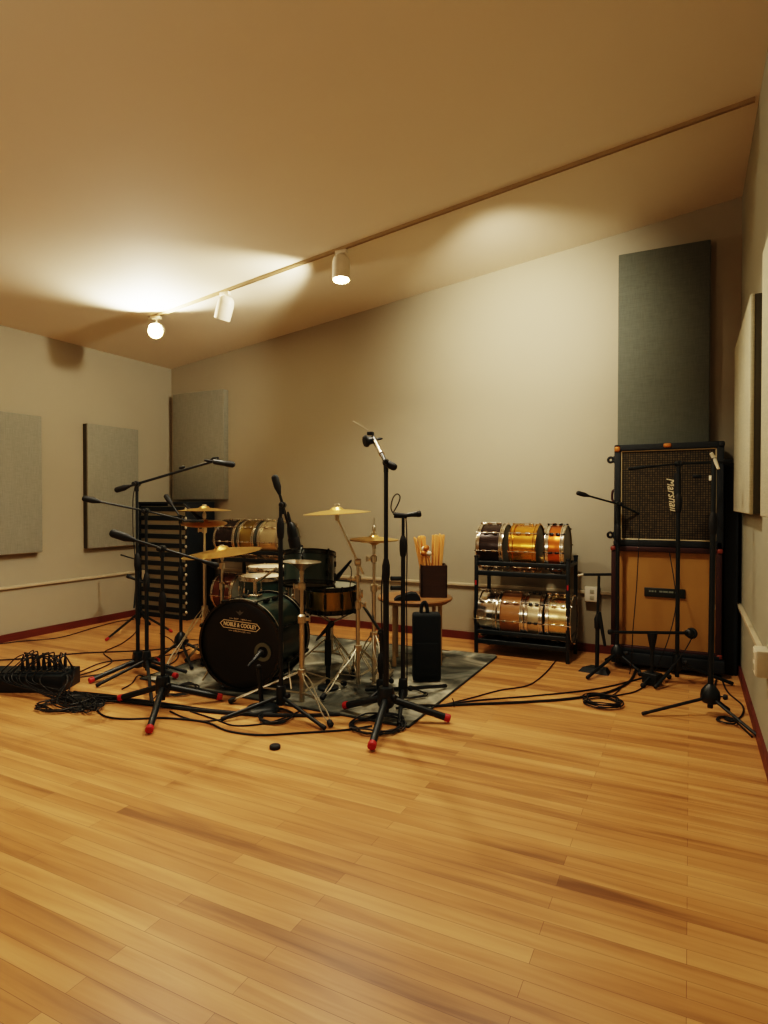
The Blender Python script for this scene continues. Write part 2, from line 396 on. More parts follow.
# ---------------------------------------------------------------- lights
def light(name, kind, loc, energy, col, size=0.05, aim=None, cone=None, blend=0.5):
    l = bpy.data.lights.new(name, kind); l.energy = energy; l.color = col
    if kind == 'AREA': l.shape = 'RECTANGLE'; l.size, l.size_y = size
    else: l.shadow_soft_size = size
    if cone: l.spot_size = math.radians(cone); l.spot_blend = blend
    o = bpy.data.objects.new(name, l); C.objects.link(o); o.location = loc
    if aim is not None: o.rotation_euler = V(aim).to_track_quat('-Z', 'Y').to_euler()
    return o
WARM = (1.0, 0.89, 0.70)
light('track_lamp_light', 'SPOT', h1 + V((0.02, -0.03, 0.0)), 95, WARM, 0.03, (0.42, -0.42, 0.62), 160, 0.6)
light('track_lamp_light', 'SPOT', h3 + V((-0.02, 0.07, -0.02)), 105, WARM, 0.03, (-1.0, -0.12, -0.18), 95, 0.7)
light('track_lamp_light', 'SPOT', h3 + a3 * 0.02, 70, WARM, 0.035, a3, 140, 0.9)
light('wall_wash_light', 'SPOT', (-1.1, 3.45, 2.78), 155, WARM, 0.05, (-0.08, 1.0, -0.28), 97, 1.0)
light('track_down_light', 'SPOT', (-0.9, 3.2, 2.9), 112, WARM, 0.08, (0.0, -0.1, -1), 142, 0.7)
light('track_down_light', 'SPOT', (-2.9, 2.7, 2.7), 92, WARM, 0.08, (-0.1, -0.3, -1), 130, 0.9)
light('added_fill_light', 'POINT', (-2.2, -0.6, 2.0), 36, (1.0, 0.90, 0.72), 0.25)  # added fill behind the camera, no fixture; lifts the ceiling and walls
w = bpy.data.worlds.new('World'); bpy.context.scene.world = w; w.use_nodes = True
w.node_tree.nodes['Background'].inputs[0].default_value = (0.5, 0.42, 0.3, 1); w.node_tree.nodes['Background'].inputs[1].default_value = 0.1

# ---------------------------------------------------------------- rug
RX0, RX1, RY0, RY1 = -3.2, -1.28, 2.83, 4.42
def rug_mesh():
    nx, ny = 40, 34; vs, fs = [], []
    for j in range(ny + 1):
        for i in range(nx + 1):
            x = RX0 + (RX1 - RX0) * i / nx; y = RY0 + (RY1 - RY0) * j / ny
            z = 0.008 + 0.0015 * math.sin(9 * x) * math.cos(7 * y)
            if j == ny and i > nx - 8: z += 0.012
            vs.append((x, y, z))
    for j in range(ny):
        for i in range(nx):
            k = j * (nx + 1) + i; fs.append((k, k + 1, k + nx + 2, k + nx + 1))
    m = MB().add(vs, fs)
    m.box(((RX0 + RX1) / 2, (RY0 + RY1) / 2, 0.003), (RX1 - RX0, RY1 - RY0, 0.006))
    return m
rg = thing('rug', 'worn grey patterned rug spread under the drum kit', 'rug', (-2.2, 3.6, 0))
obj('rug_pile', rug_mesh(), RUG, rg)
mb = MB()
for a, b in (((RX0, RY0), (RX1, RY0)), ((RX1, RY0), (RX1, RY1)), ((RX1, RY1), (RX0, RY1)), ((RX0, RY1), (RX0, RY0))):
    mb.tube([(a[0], a[1], 0.006), (b[0], b[1], 0.006)], 0.006, 6)
obj('rug_binding', mb, mat('dark_binding', (48, 50, 44), 0.9), rg)
RZ = 0.012
def onrug(p): return RX0 < p.x < RX1 and RY0 < p.y < RY1

# ---------------------------------------------------------------- microphone stands
def grip(mb, a, b, r):                           # knurled counterweight or twist grip between two points
    a, b = V(a), V(b); L = (b - a).length; d = (b - a).normalized()
    mb.lathe([(r * 0.55, 0), (r * 0.9, L * 0.06), (r, L * 0.15), (r, L * 0.62), (r * 0.72, L * 0.8), (r * 0.45, L)], a, d, 16); return mb
def knob(mb, c, d, r=0.012):
    d = V(d).normalized(); mb.lathe([(0.004, 0), (0.004, 0.02), (r * 0.8, 0.022), (r, 0.03), (r * 0.8, 0.042), (0.0, 0.043)], c, d, 12); return mb
STANDS = 'black microphone stands around the room'
def stand(label, base, tips, top_z, hub_z=0.14, red=(), ball=0.0, clutch_z=None, r1=0.0125, r2=0.009, legr=0.011, group=STANDS, name='microphone_stand', lean=None, hub=0.027):
    base = V(base); bz = RZ if onrug(base) else 0.0
    t = thing(name, label, 'microphone stand', (base.x, base.y, bz), group)
    B = V((base.x, base.y, 0)); top = B + V((0, 0, top_z)) + (V(lean) if lean else V((0, 0, 0)))
    cz = clutch_z or (hub_z + (top_z - hub_z) * 0.55)
    def at(z): return B.lerp(top, z / top_z)
    obj('lower_pole', MB().cyl(at(bz + 0.04), at(cz), r1), BLACK, t)
    obj('upper_pole', MB().cyl(at(cz - 0.02), top, r2), BLACK, t)
    obj('height_clutch', MB().lathe([(r1, -0.05), (0.017, -0.04), (0.0205, -0.01), (0.0205, 0.035), (0.015, 0.06), (r2, 0.072)], at(cz), top - B, 16), BLACKR, t)
    mb = MB()
    if ball:
        mb.lathe([(0.016, ball * 1.2), (ball * 0.55, ball * 0.95), (ball * 0.9, ball * 0.45), (ball, -ball * 0.1), (ball * 0.97, -ball * 0.5), (ball * 0.8, -ball * 0.8), (0.02, -ball * 0.95)], at(hub_z), (0, 0, 1), 20)
    else:
        mb.lathe([(r1, 0.05), (hub * 0.85, 0.045), (hub, 0.02), (hub, -0.045), (hub * 0.75, -0.06)], at(hub_z), (0, 0, 1), 18)
    hb = obj('leg_hub', mb, BLACK, t)
    kd = RT * 0.8 + FWD * -0.6
    obj('knob', knob(MB(), at(hub_z) + V(kd).normalized() * max(0.02, ball * 0.8), kd, 0.016), BLACKR, hb)
    for i, tp in enumerate(tips):
        tp = V(tp); rr = RZ if onrug(tp) else 0.0
        e = V((tp.x, tp.y, rr + legr + 0.003)); d = (e - at(hub_z)); d.z = 0; d = d.normalized()
        s0 = at(hub_z) + d * 0.018 + V((0, 0, -0.015))
        dv = (e - s0).normalized(); L = (e - s0).length
        lg = obj('leg', MB().tube([s0, s0 + dv * (L - 0.02)], [legr * 0.95, legr * 0.95], 10), BLACK, t)
        obj('rubber_foot', MB().lathe([(legr, 0), (legr * 1.08, 0.004), (legr * 1.1, 0.026), (legr * 0.9, 0.03)], s0 + dv * (L - 0.03), dv, 12),
            REDT if i in red else BLACKR, lg, label='red rubber tip' if i in red else None)
    t['top'] = tuple(top)
    return t, top
def boom(t, pivot, tail, tip, r=0.0065, glen=0.1, gr=0.02, clamp=True):
    pivot, tail, tip = V(pivot), V(tail), V(tip)
    obj('boom_arm', MB().tube([tail, pivot, tip], r, 10), BLACK, t)
    d = (pivot - tail).normalized()
    if glen: obj('counterweight', grip(MB(), tail - d * 0.01, tail + d * glen, gr), BLACKR, t)
    if clamp:
        mb = MB().lathe([(0.006, -0.026), (0.019, -0.022), (0.019, 0.022), (0.006, 0.026)], pivot, FWD, 16)
        mb.cyl(pivot - V((0, 0, 0.05)), pivot - V((0, 0, 0.01)), 0.013)
        cl = obj('boom_clamp', mb, BLACK, t)
        obj('knob', knob(MB(), pivot - FWD * 0.02, -FWD, 0.014), BLACKR, cl)
MICS = 'microphones held on the stands'
def mic(label, tail, tip, kind='dynamic', group=MICS):
    a, b = V(tail), V(tip); L = (b - a).length; d = (b - a).normalized()
    t = thing('microphone', label, 'microphone', a, group)
    if kind == 'pencil':
        obj('mic_body', MB().lathe([(0.006, 0), (0.0105, 0.004), (0.0105, L * 0.72)], a, d, 16), BLACK, t)
        obj('grille', MB().lathe([(0.0105, L * 0.72), (0.0112, L * 0.74), (0.0112, L * 0.98), (0.004, L)], a, d, 16), BLACKR, t)
    elif kind == 'condenser':
        obj('mic_body', MB().lathe([(0.008, 0), (0.017, 0.006), (0.019, L * 0.15), (0.019, L * 0.58)], a, d, 18), BLACK, t)
        obj('grille', MB().lathe([(0.019, L * 0.58), (0.0205, L * 0.62), (0.0205, L * 0.9), (0.012, L * 0.99), (0, L)], a, d, 18), BLACKR, t)
    elif kind == 'disc':
        obj('mic_body', MB().lathe([(0.012, 0), (0.022, 0.006), (0.026, L * 0.6)], a, d, 20), BLACK, t)
        obj('grille', MB().lathe([(0.026, L * 0.6), (0.034, L * 0.62), (0.036, L * 0.8), (0.03, L * 0.98), (0, L)], a, d, 20), BLACKR, t)
    elif kind == 'fat':
        obj('mic_body', MB().lathe([(0.01, 0), (0.02, 0.01), (0.028, L * 0.3), (0.03, L * 0.55)], a, d, 20), BLACK, t)
        obj('grille', MB().lathe([(0.03, L * 0.55), (0.033, L * 0.6), (0.033, L * 0.88), (0.02, L * 0.98), (0, L)], a, d, 20), BLACKR, t)
    else:
        obj('mic_body', MB().lathe([(0.008, 0), (0.0105, 0.004), (0.0125, L * 0.4), (0.0165, L * 0.7)], a, d, 16), BLACK, t)
        obj('grille', MB().lathe([(0.0165, L * 0.7), (0.0185, L * 0.74), (0.0185, L * 0.9), (0.013, L * 0.98), (0, L)], a, d, 16), BLACKR, t)
    u, w, _ = frame(d)
    obj('cable_plug', MB().lathe([(0.004, -0.06), (0.008, -0.045), (0.0085, -0.002), (0.006, 0.0)], a, d, 12), BLACKR, t)
    return t
def zat(px, py, d): return W(px, py, d).z

# overhead stand with the long rising boom
bA = G(138, 673); dA = dist(bA); pz = zat(137, 484, dA)
sA, topA = stand('tall boom stand with red feet, its arm rising over the slatted cabinet', bA, [G(89, 684), G(158, 663), G(177, 681)], pz - 0.02, 0.1, (0, 1, 2), clutch_z=0.74, legr=0.0165, hub=0.036)
piv = V((bA.x, bA.y, pz)); tipA = W(214, 461, 4.05)
boom(sA, piv, piv + (piv - tipA).normalized() * 0.15, tipA, 0.0085)
obj('boom_extension', MB().lathe([(0.0065, -0.02), (0.011, -0.012), (0.011, 0.012), (0.0065, 0.02)], W(182, 467.5, 4.13), tipA - piv, 12), BLACKR, sA)
obj('mic_clip', MB().tube([W(209, 462, 4.05), W(213, 458, 4.05), W(218, 457.5, 4.05), W(218, 464, 4.05)], 0.007, 8), BLACKR, sA)
mic('large black condenser microphone held out beside the grey back-wall panel', W(213, 461.5, 4.04), W(235, 465, 4.04), 'condenser')
# stand with the arm at chest height
bB = G(147, 678); dB = dist(bB); pz = zat(147, 511, dB)
sB, topB = stand('boom stand with black feet close beside the tall rising boom stand', bB, [G(96, 688), G(187, 676), G(152, 706)], pz - 0.02, 0.13, clutch_z=0.62)
piv = V((bB.x, bB.y, pz)); tl = W(84, 498.5, dB - 0.12); tp = W(189, 521, dB + 0.2)
boom(sB, piv, tl, tp)
mic('slim microphone on the boom tip behind the upper stacked cymbals', tp, W(203, 521, dB + 0.35), 'pencil')
# front-left stand
bC = G(163, 707); dC = dist(bC); pz = zat(163, 548.5, dC)
sC, topC = stand('boom stand with red feet and fat grip, in front of the slatted cabinet', bC, [G(149, 735), G(119, 702), G(222, 701)], pz - 0.02, 0.13, (0, 1, 2), clutch_z=0.58, legr=0.0185, hub=0.04)
piv = V((bC.x, bC.y, pz)); tl = W(112, 533, dC - 0.05); tp = W(203, 561, dC + 0.15)
boom(sC, piv, tl, tp, 0.008, 0.13, 0.024)
mic('black microphone on the boom tip under the big ride cymbal', W(202, 561, dC + 0.15), W(218, 566, dC + 0.24), 'dynamic')
# stand with the round hub, behind
bD = G(181, 654); dD = dist(bD); pz = zat(181, 517, dD)
sD, topD = stand('round-hub boom stand just in front of the slatted cabinet', bD, [G(158, 660), G(206, 655), G(192, 672)], pz - 0.02, 0.11, ball=0.05, clutch_z=0.6)
piv = V((bD.x, bD.y, pz)); boom(sD, piv, W(166, 496, dD + 0.05), W(189, 527, dD))
mic('black microphone angled up at the stacked cymbals beside the slatted cabinet', W(188, 508, 4.7), W(203, 522, 4.62), 'dynamic')
# far stand leaning by the left wall
bE = G(139, 629); tipE = G(106, 641.5)
sE, topE = stand('folded microphone stand with red foot by the left wall corner', bE, [tipE, G(172, 633), G(150, 626)], zat(137, 560, dist(bE)), 0.16, (0, 1), clutch_z=0.4, lean=(0.0, 0.0, 0))
piv = topE; boom(sE, piv, W(121, 555, dist(bE) + 0.1), W(134, 608, dist(bE) - 0.1), 0.0075, 0.0, 0.018)
mic('small microphone clipped near the left wall under the grey panel', W(137, 580, 5.4), W(126.5, 575.5, 5.4), 'dynamic')

# centre front stand with the arm folded down
bF = G(281, 712); dF = dist(bF); pz = zat(281, 505, dF)
sF, topF = stand('boom stand folded upright in front of the bass drum, black feet', bF, [G(221, 722), G(325, 731), G(285, 690)], pz, 0.1, clutch_z=zat(281, 530, dF))
piv = topF + RT * 0.012; boom(sF, piv, W(274.8, 477, dF), W(289, 527, dF + 0.06), 0.008, 0.1, 0.02)
mic('long black microphone hanging from the folded boom above the green rack tom', W(290, 522, dF + 0.1), W(296, 550, dF + 0.12), 'fat')
# tall central stand
bG = G(386, 722); dG = dist(bG); pz = zat(388, 463, dG)
sG, topG = stand('tallest microphone stand, red feet, at the front edge of the rug', bG, [G(371.5, 752), G(450, 723), G(344, 712)], pz, 0.14, (0, 1, 2), clutch_z=zat(388, 572, dG), r1=0.0155, r2=0.0115, legr=0.0195, hub=0.045)
e1 = W(373, 437, dG + 0.35)
boom(sG, topG, W(394, 467, dG - 0.08), e1, 0.011, 0.09, 0.02)
obj('boom_sleeve', MB().tube([topG.lerp(e1, 0.3), topG.lerp(e1, 0.78)], 0.0155, 12), CHROME, sG)
obj('mic_clip', MB().box(W(370.5, 433.5, dG + 0.36), (0.035, 0.03, 0.02), bev=0.004), BLACKR, sG)
obj('drum_key_rod', MB().tube([W(353, 421, dG + 0.3), W(368, 430, dG + 0.35)], 0.0028, 6), STEEL, sG)
mic('short black microphone at the head of the tallest microphone stand', W(373, 440, dG + 0.34), W(364, 441.5, dG + 0.32), 'disc')
# hi-hat side stand
bH = G(403, 704); dH = dist(bH); pz = zat(403, 517, dH)
sH, topH = stand('straight microphone stand between the tallest stand and the stick box', bH, [G(446, 690), G(366, 694), G(399, 727)], pz, 0.1, clutch_z=zat(403, 548, dH))
obj('mic_clip', MB().tube([W(394, 515, dH), W(407, 516, dH)], [0.017, 0.014], 12), BLACKR, sH)
mb = MB()
for y in (578.5, 588): mb.tube([W(391, y, dH - 0.03), W(403, y, dH)], 0.013, 8)
obj('side_bracket', mb, BLACK, sH)
mic('black microphone lying level on the stand beside the stick box', W(406, 515.5, dH), W(421.5, 513.5, dH), 'dynamic')
# kick drum microphone
bI = G(262, 711); dI = dist(bI)
ti = thing('microphone_stand', 'short microphone stand with oval base before the bass drum port', 'microphone stand', bI, STANDS)
obj('base_plate', MB().lathe([(0.0, 0), (0.095, 0), (0.095, 0.012), (0.085, 0.022), (0.03, 0.03), (0, 0.032)], bI, (0, 0, 1), 28), BLACK, ti)
tI = V((bI.x, bI.y, 0)) - RT * 0.018 + V((0, 0, zat(258, 667, dI)))
obj('pole', MB().cyl(bI + V((0, 0, 0.02)), tI, 0.013), BLACK, ti)
obj('mic_clip', MB().ball(tI, 0.017), BLACKR, ti)
mic('stubby kick microphone aimed into the bass drum port', W(253, 661, dI + 0.02), W(262, 651.5, dI + 0.12), 'dynamic')

# ---- around the amplifier stack
bJ = G(617, 669); dJ = dist(bJ); pz = zat(617, 504, dJ)
sJ, topJ = stand('round-hub boom stand at the left edge of the amplifier stack', bJ, [G(587, 680), G(640, 674), G(606, 662)], pz - 0.015, 0.12, ball=0.042, clutch_z=0.93)
piv = V((bJ.x, bJ.y, pz)); tl = W(578, 493, dJ - 0.02); tp = W(648, 518, dJ + 0.03)
boom(sJ, piv, tl, tp, 0.0065, 0.08, 0.016)
mic('dark microphone pointing at the checked grille from the left boom', tp, W(661, 520, dJ + 0.1), 'dynamic')
bK = G(677, 683); dK = dist(bK); pz = zat(677, 464, dK)
sK, topK = stand('boom stand with level arm in front of the checked grille', bK, [G(733, 686), G(655, 690), G(672, 673)], pz - 0.015, 0.14, clutch_z=zat(677, 505, dK))
piv = V((bK.x, bK.y, pz)); boom(sK, piv, W(730, 461.5, dK + 0.02), W(641, 467.5, dK), 0.0065, 0.07, 0.015)
mic('slim microphone at the end of the level boom, across the checked grille', W(645, 467, dK), W(628, 469, dK + 0.02), 'pencil')
obj('sleeve', MB().cyl(W(677.5, 473, dK), W(677.5, 494, dK), 0.021), BLACKR, sK)
bL = G(710, 715); dL = dist(bL); pz = zat(712.5, 458, dL)
sL, topL = stand('round-hub stand closest to the right wall, legs spread wide', bL, [G(642, 716), G(761, 741), G(729, 712)], pz, 0.11, ball=0.05, clutch_z=zat(712, 525, dL), lean=tuple(RT * 0.012), r1=0.0145, r2=0.012, legr=0.009)
obj('mic_clip', MB().tube([W(711, 453, dL - 0.02), W(714, 458, dL - 0.02), W(718.5, 469, dL - 0.05)], [0.009, 0.011, 0.007], 10), WHITEP, sL, label='pale microphone clip')
mb = MB()
for y in (478, 607): mb.cyl(W(712, y - 2.5, dL), W(712, y + 2.5, dL), 0.0155)
obj('tape_band', mb, WHITEP, sL)
# low T stand
bM = G(652, 685); dM = dist(bM)
tm = thing('microphone_stand', 'low stand with level crossbar before the tan guitar cabinet', 'microphone stand', bM, STANDS)
obj('base_block', MB().box(bM + V((0, 0, 0.045)), (0.10, 0.075, 0.07), rz=-YAW, bev=0.008), BLACK, tm)
zM = zat(652, 632.5, dM); tM = V((bM.x, bM.y, zM))
obj('pole', MB().cyl(bM + V((0, 0, 0.07)), tM, 0.011), BLACK, tm)
obj('pole_clutch', MB().lathe([(0.012, -0.11), (0.026, -0.035), (0.03, -0.01), (0.03, 0.0)], tM, (0, 0, 1), 16), BLACKR, tm)
obj('crossbar', MB().cyl(W(609, 632, dM), W(688, 633, dM), 0.0095), BLACK, tm)
for e in (G(643, 688), G(669, 679), G(640, 676)):
    lg = obj('leg', MB().cyl(bM + V((0, 0, 0.07)), V((e.x, e.y, 0.016)), 0.008), BLACK, tm)
    obj('rubber_foot', MB().ball(V((e.x, e.y, 0.016)), 0.016), BLACKR, lg)
obj('end_grip', grip(MB(), W(608, 632, dM), W(614, 632, dM), 0.016), BLACKR, tm)
mic('round-faced microphone on the crossbar end before the tan cabinet', W(687, 633, dM - 0.02), W(693, 633.5, dM + 0.02), 'disc')
# small stand by the rack
bN = G(597, 672); dN = dist(bN)
tn = thing('microphone_stand', 'short stand on a flat wedge base beside the drum rack', 'microphone stand', bN, STANDS)
o0 = [V((-0.12, -0.04, 0)), V((0.08, -0.07, 0)), V((0.085, 0.04, 0)), V((-0.06, 0.08, 0))]
mb = MB(); vs = [bN + v for v in o0] + [bN + V((v.x * 0.75, v.y * 0.7, 0.032)) for v in o0]
mb.add(vs, [(3, 2, 1, 0), (4, 5, 6, 7)] + [(i, (i + 1) % 4, 4 + (i + 1) % 4, 4 + i) for i in range(4)])
obj('base_plate', mb, BLACK, tn)
zN = zat(597, 575, dN); kN = W(597.5, 622, dN)
obj('lower_pole', MB().cyl(bN + V((0, 0, 0.03)), kN, 0.013), BLACK, tn)
obj('height_clutch', MB().lathe([(0.013, -0.05), (0.02, -0.04), (0.022, 0.02), (0.012, 0.05)], kN, (0, 0, 1), 16), BLACKR, tn)
obj('upper_pole', MB().cyl(kN, W(599, 576, dN), 0.009), BLACK, tn)
obj('folded_arm', MB().tube([W(599, 612, dN - 0.03), W(605, 646, dN - 0.05)], [0.014, 0.009], 10), BLACK, tn)
obj('crossbar', MB().cyl(W(583, 574.5, dN), W(611, 574.5, dN), 0.009), BLACK, tn)
obj('arm_tip', MB().cyl(W(578, 575.5, dN), W(584, 574.5, dN), 0.008), WHITEP, tn, label='pale metal arm tip')

# ---------------------------------------------------------------- drums (built about the origin, axis along z, then placed)
def drum(name, label, cat, R, Hh, shell_m, top_m, bot_m, hoop_m, nl=8, lug_m=None, group=None, strainer=False, center=0.0, badge=True, lug_full=False):
    lug_m = lug_m or CHROME
    t = thing(name, label, cat, (0, 0, 0), group)
    obj('shell', MB().lathe([(R - 0.008, -Hh / 2), (R, -Hh / 2), (R, -Hh * 0.1), (R + 0.001, 0), (R, Hh * 0.1), (R, Hh / 2), (R - 0.008, Hh / 2)], (0, 0, 0), (0, 0, 1), 48), shell_m, t)
    for s, m, nm in ((1, top_m, 'batter_head'), (-1, bot_m, 'resonant_head')):
        obj(nm, MB().lathe([(0.0, s * (Hh / 2 + 0.004)), (R * 0.9, s * (Hh / 2 + 0.004)), (R + 0.001, s * (Hh / 2 + 0.002)), (R + 0.001, s * (Hh / 2 - 0.006)), (0, s * (Hh / 2 - 0.004))], (0, 0, 0), (0, 0, 1), 48), m, t)
        z = s * (Hh / 2 - 0.004)
        prof = [(R + 0.002, z - 0.012), (R + 0.013, z - 0.012), (R + 0.013, z - 0.006), (R + 0.006, z - 0.004), (R + 0.006, z + 0.010 * 1), (R + 0.011, z + 0.013), (R + 0.010, z + 0.017), (R + 0.002, z + 0.017)]
        if s < 0: prof = [(r, 2 * z - h) for r, h in prof]
        obj('hoop', MB().lathe(prof, (0, 0, 0), (0, 0, 1), 48, closed=True), hoop_m, t)
    for i in range(nl):
        a = 2 * PI * (i + 0.5) / nl; cx, sx = math.cos(a), math.sin(a)
        M = Matrix.Rotation(a, 4, 'Z'); mb = MB()
        if lug_full: mb.box((R + 0.010, 0, 0), (0.018, 0.014, Hh * 0.62), M=M, bev=0.004)
        else:
            for z in (-Hh * 0.2, Hh * 0.2): mb.box((R + 0.010, 0, z), (0.018, 0.016, min(0.035, Hh * 0.24)), M=M, bev=0.004)
        mb.cyl((cx * (R + 0.012), sx * (R + 0.012), -Hh / 2 - 0.008), (cx * (R + 0.012), sx * (R + 0.012), Hh / 2 + 0.012), 0.003, n=6)
        for z in (-Hh / 2 - 0.012, Hh / 2 + 0.012): mb.box((R + 0.012, 0, z), (0.009, 0.009, 0.014), M=M)
        obj('lug', mb, lug_m, t)
    if strainer:
        mb = MB().box((0, -R - 0.016, 0), (0.04, 0.028, Hh * 0.55), bev=0.005); mb.box((0.0, -R - 0.034, Hh * 0.12), (0.014, 0.02, Hh * 0.4), bev=0.004)
        mb.box((0, -R - 0.012, -Hh * 0.42), (0.03, 0.016, 0.012), bev=0.002)
        obj('snare_strainer', mb, CHROME, t)
        mb = MB()
        for k in range(10): mb.cyl((-0.02 + k * 0.0044, -R * 0.86, -Hh / 2 - 0.006), (-0.02 + k * 0.0044, R * 0.86, -Hh / 2 - 0.006), 0.0012, n=5)
        obj('snare_wires', mb, STEEL, t)
    return t
def place(t, loc, rot): t.location = loc; t.rotation_euler = rot.to_euler() if hasattr(rot, 'to_euler') else rot; return t

# bass drum: axis along local y, front head facing -y
R = 0.262; BL = 0.42
BD_heading = YAW - math.radians(17)
bd = thing('bass_drum', 'dark green bass drum with black front head lying on the rug', 'drum')
AX = (0, 1, 0)
obj('shell', MB().lathe([(R - 0.01, 0.03), (R, 0.03), (R, BL / 2), (R, BL - 0.03), (R - 0.01, BL - 0.03)], (0, 0, 0), AX, 64), GREEN, bd)
fh = obj('front_head', MB().lathe([(0, 0.012), (R * 0.8, 0.012), (R * 0.96, 0.010), (R, 0.014), (R, 0.03), (0, 0.03)], (0, 0, 0), AX, 64), HEADB, bd, label='black front head with printed emblem')
obj('batter_head', MB().lathe([(0, BL - 0.012), (R, BL - 0.012), (R, BL - 0.03), (0, BL - 0.03)], (0, 0, 0), AX, 64), HEADW, bd)
for y in (0.018, BL - 0.018):
    hp = obj('hoop', MB().lathe([(R + 0.001, y - 0.02), (R + 0.016, y - 0.02), (R + 0.016, y + 0.02), (R + 0.001, y + 0.02)], (0, 0, 0), AX, 64, closed=True), HOOPB, bd)
    ye = y + 0.012 if y < 0.1 else y - 0.012
    obj('hoop_inlay', MB().lathe([(R + 0.0155, ye - 0.004), (R + 0.0172, ye - 0.004), (R + 0.0172, ye + 0.004), (R + 0.0155, ye + 0.004)], (0, 0, 0), AX, 64, closed=True), SILVLINE, hp)
for i in range(8):
    a = 2 * PI * (i + 0.5) / 8; M = Matrix.Rotation(a, 4, 'Y'); mb = MB()
    mb.box((R + 0.012, BL * 0.36, 0), (0.024, 0.06, 0.02), M=M, bev=0.006); mb.box((R + 0.012, BL * 0.64, 0), (0.024, 0.06, 0.02), M=M, bev=0.006)
    mb.cyl(M @ V((R + 0.024, -0.01, 0)), M @ V((R + 0.024, BL + 0.01, 0)), 0.0035, n=6)
    for y in (0.005, BL - 0.005): mb.box((R + 0.020, y, 0), (0.014, 0.032, 0.022), M=M, bev=0.004)
    obj('lug', mb, HOOPB, bd)
px_, pz_ = 0.155, -0.032                                              # port
obj('port_ring', MB().lathe([(0.034, 0.0), (0.056, 0.0), (0.056, 0.012), (0.034, 0.012)], (px_, 0.0055, pz_), AX, 32, closed=True), PORT, fh)
obj('port_hole', MB().lathe([(0.0, 0.002), (0.036, 0.002), (0.036, 0.008), (0, 0.008)], (px_, 0.0085, pz_), AX, 28), mat('port_dark', (6, 6, 6), 0.9), fh)
Mlogo = Matrix.Translation((0.0, 0.0108, 0.118)) @ Matrix.Rotation(math.radians(4), 4, 'Y') @ Matrix.Rotation(PI / 2, 4, 'X')
def logo_obj(mb): return obj('printed_lettering', mb, LOGO, fh)
logo_obj(text_mb('NOBLE & COOLEY', 0.034, Mlogo, width=0.226, bold=0.0012))
logo_obj(text_mb('EST. 1854', 0.013, Mlogo @ Matrix.Translation((0, 0.037, 0)), width=0.085))
logo_obj(text_mb('DRUM CO.', 0.013, Mlogo @ Matrix.Translation((0, -0.037, 0)), width=0.085))
def hexa(w, h): return [(-w / 2, 0), (-w / 2 + h * 0.5, h / 2), (w / 2 - h * 0.5, h / 2), (w / 2, 0), (w / 2 - h * 0.5, -h / 2), (-w / 2 + h * 0.5, -h / 2)]
mb = MB(); oo, ii = hexa(0.276, 0.05), hexa(0.262, 0.041)
vs = [(x, y, 0) for x, y in oo + ii] + [(x, y, 0.0006) for x, y in oo + ii]
fs = []
for i in range(6):
    j = (i + 1) % 6; fs += [(12 + i, 12 + j, 18 + j, 18 + i), (i, j, 12 + j, 12 + i), (6 + j, 6 + i, 18 + i, 18 + j), (j, i, 6 + i, 6 + j)]
mb.add(vs, fs, Mlogo)
for sx in (-1, 1):
    for yy in (0.037, -0.037): mb.box((sx * 0.062, yy, 0), (0.026, 0.0022, 0.001), M=Mlogo)
obj('printed_border', mb, LOGO, fh)
mb = MB().poly([(-0.028, 0, 0.008), (-0.016, 0, -0.004), (0, 0, -0.018), (0.016, 0, -0.004), (0.028, 0, 0.008), (0.008, 0, 0.004), (0, 0, 0.016), (-0.008, 0, 0.004)], (0, 0.001, 0))
for i, v in enumerate(mb.v): mb.v[i] = v + V((0.0, 0.0102, 0.196))
obj('printed_emblem', mb, mat('faded_print', (96, 98, 92), 0.6), fh)
for s in (-1, 1):
    obj('spur', MB().tube([(s * (R - 0.02), 0.16, -0.1), (s * (R + 0.045), 0.08, -0.262)], 0.007, 8), CHROME, bd)
mb = MB().tube([(0.0, 0.2, R - 0.01), (0.0, 0.2, R + 0.10)], 0.013, 12); mb.box((0, 0.2, R + 0.008), (0.07, 0.07, 0.022), bev=0.005)
mb.tube([(0.0, 0.2, R + 0.085), (0.10, 0.22, R + 0.16)], 0.007, 8)
obj('tom_post', mb, CHROME, bd)
bc = W(239, 644.5, 3.68)
place(bd, (bc.x, bc.y, R + 0.017 + RZ), (0, 0, BD_heading))
BR = V((math.cos(BD_heading), math.sin(BD_heading), 0)); BB = V((-math.sin(BD_heading), math.cos(BD_heading), 0))

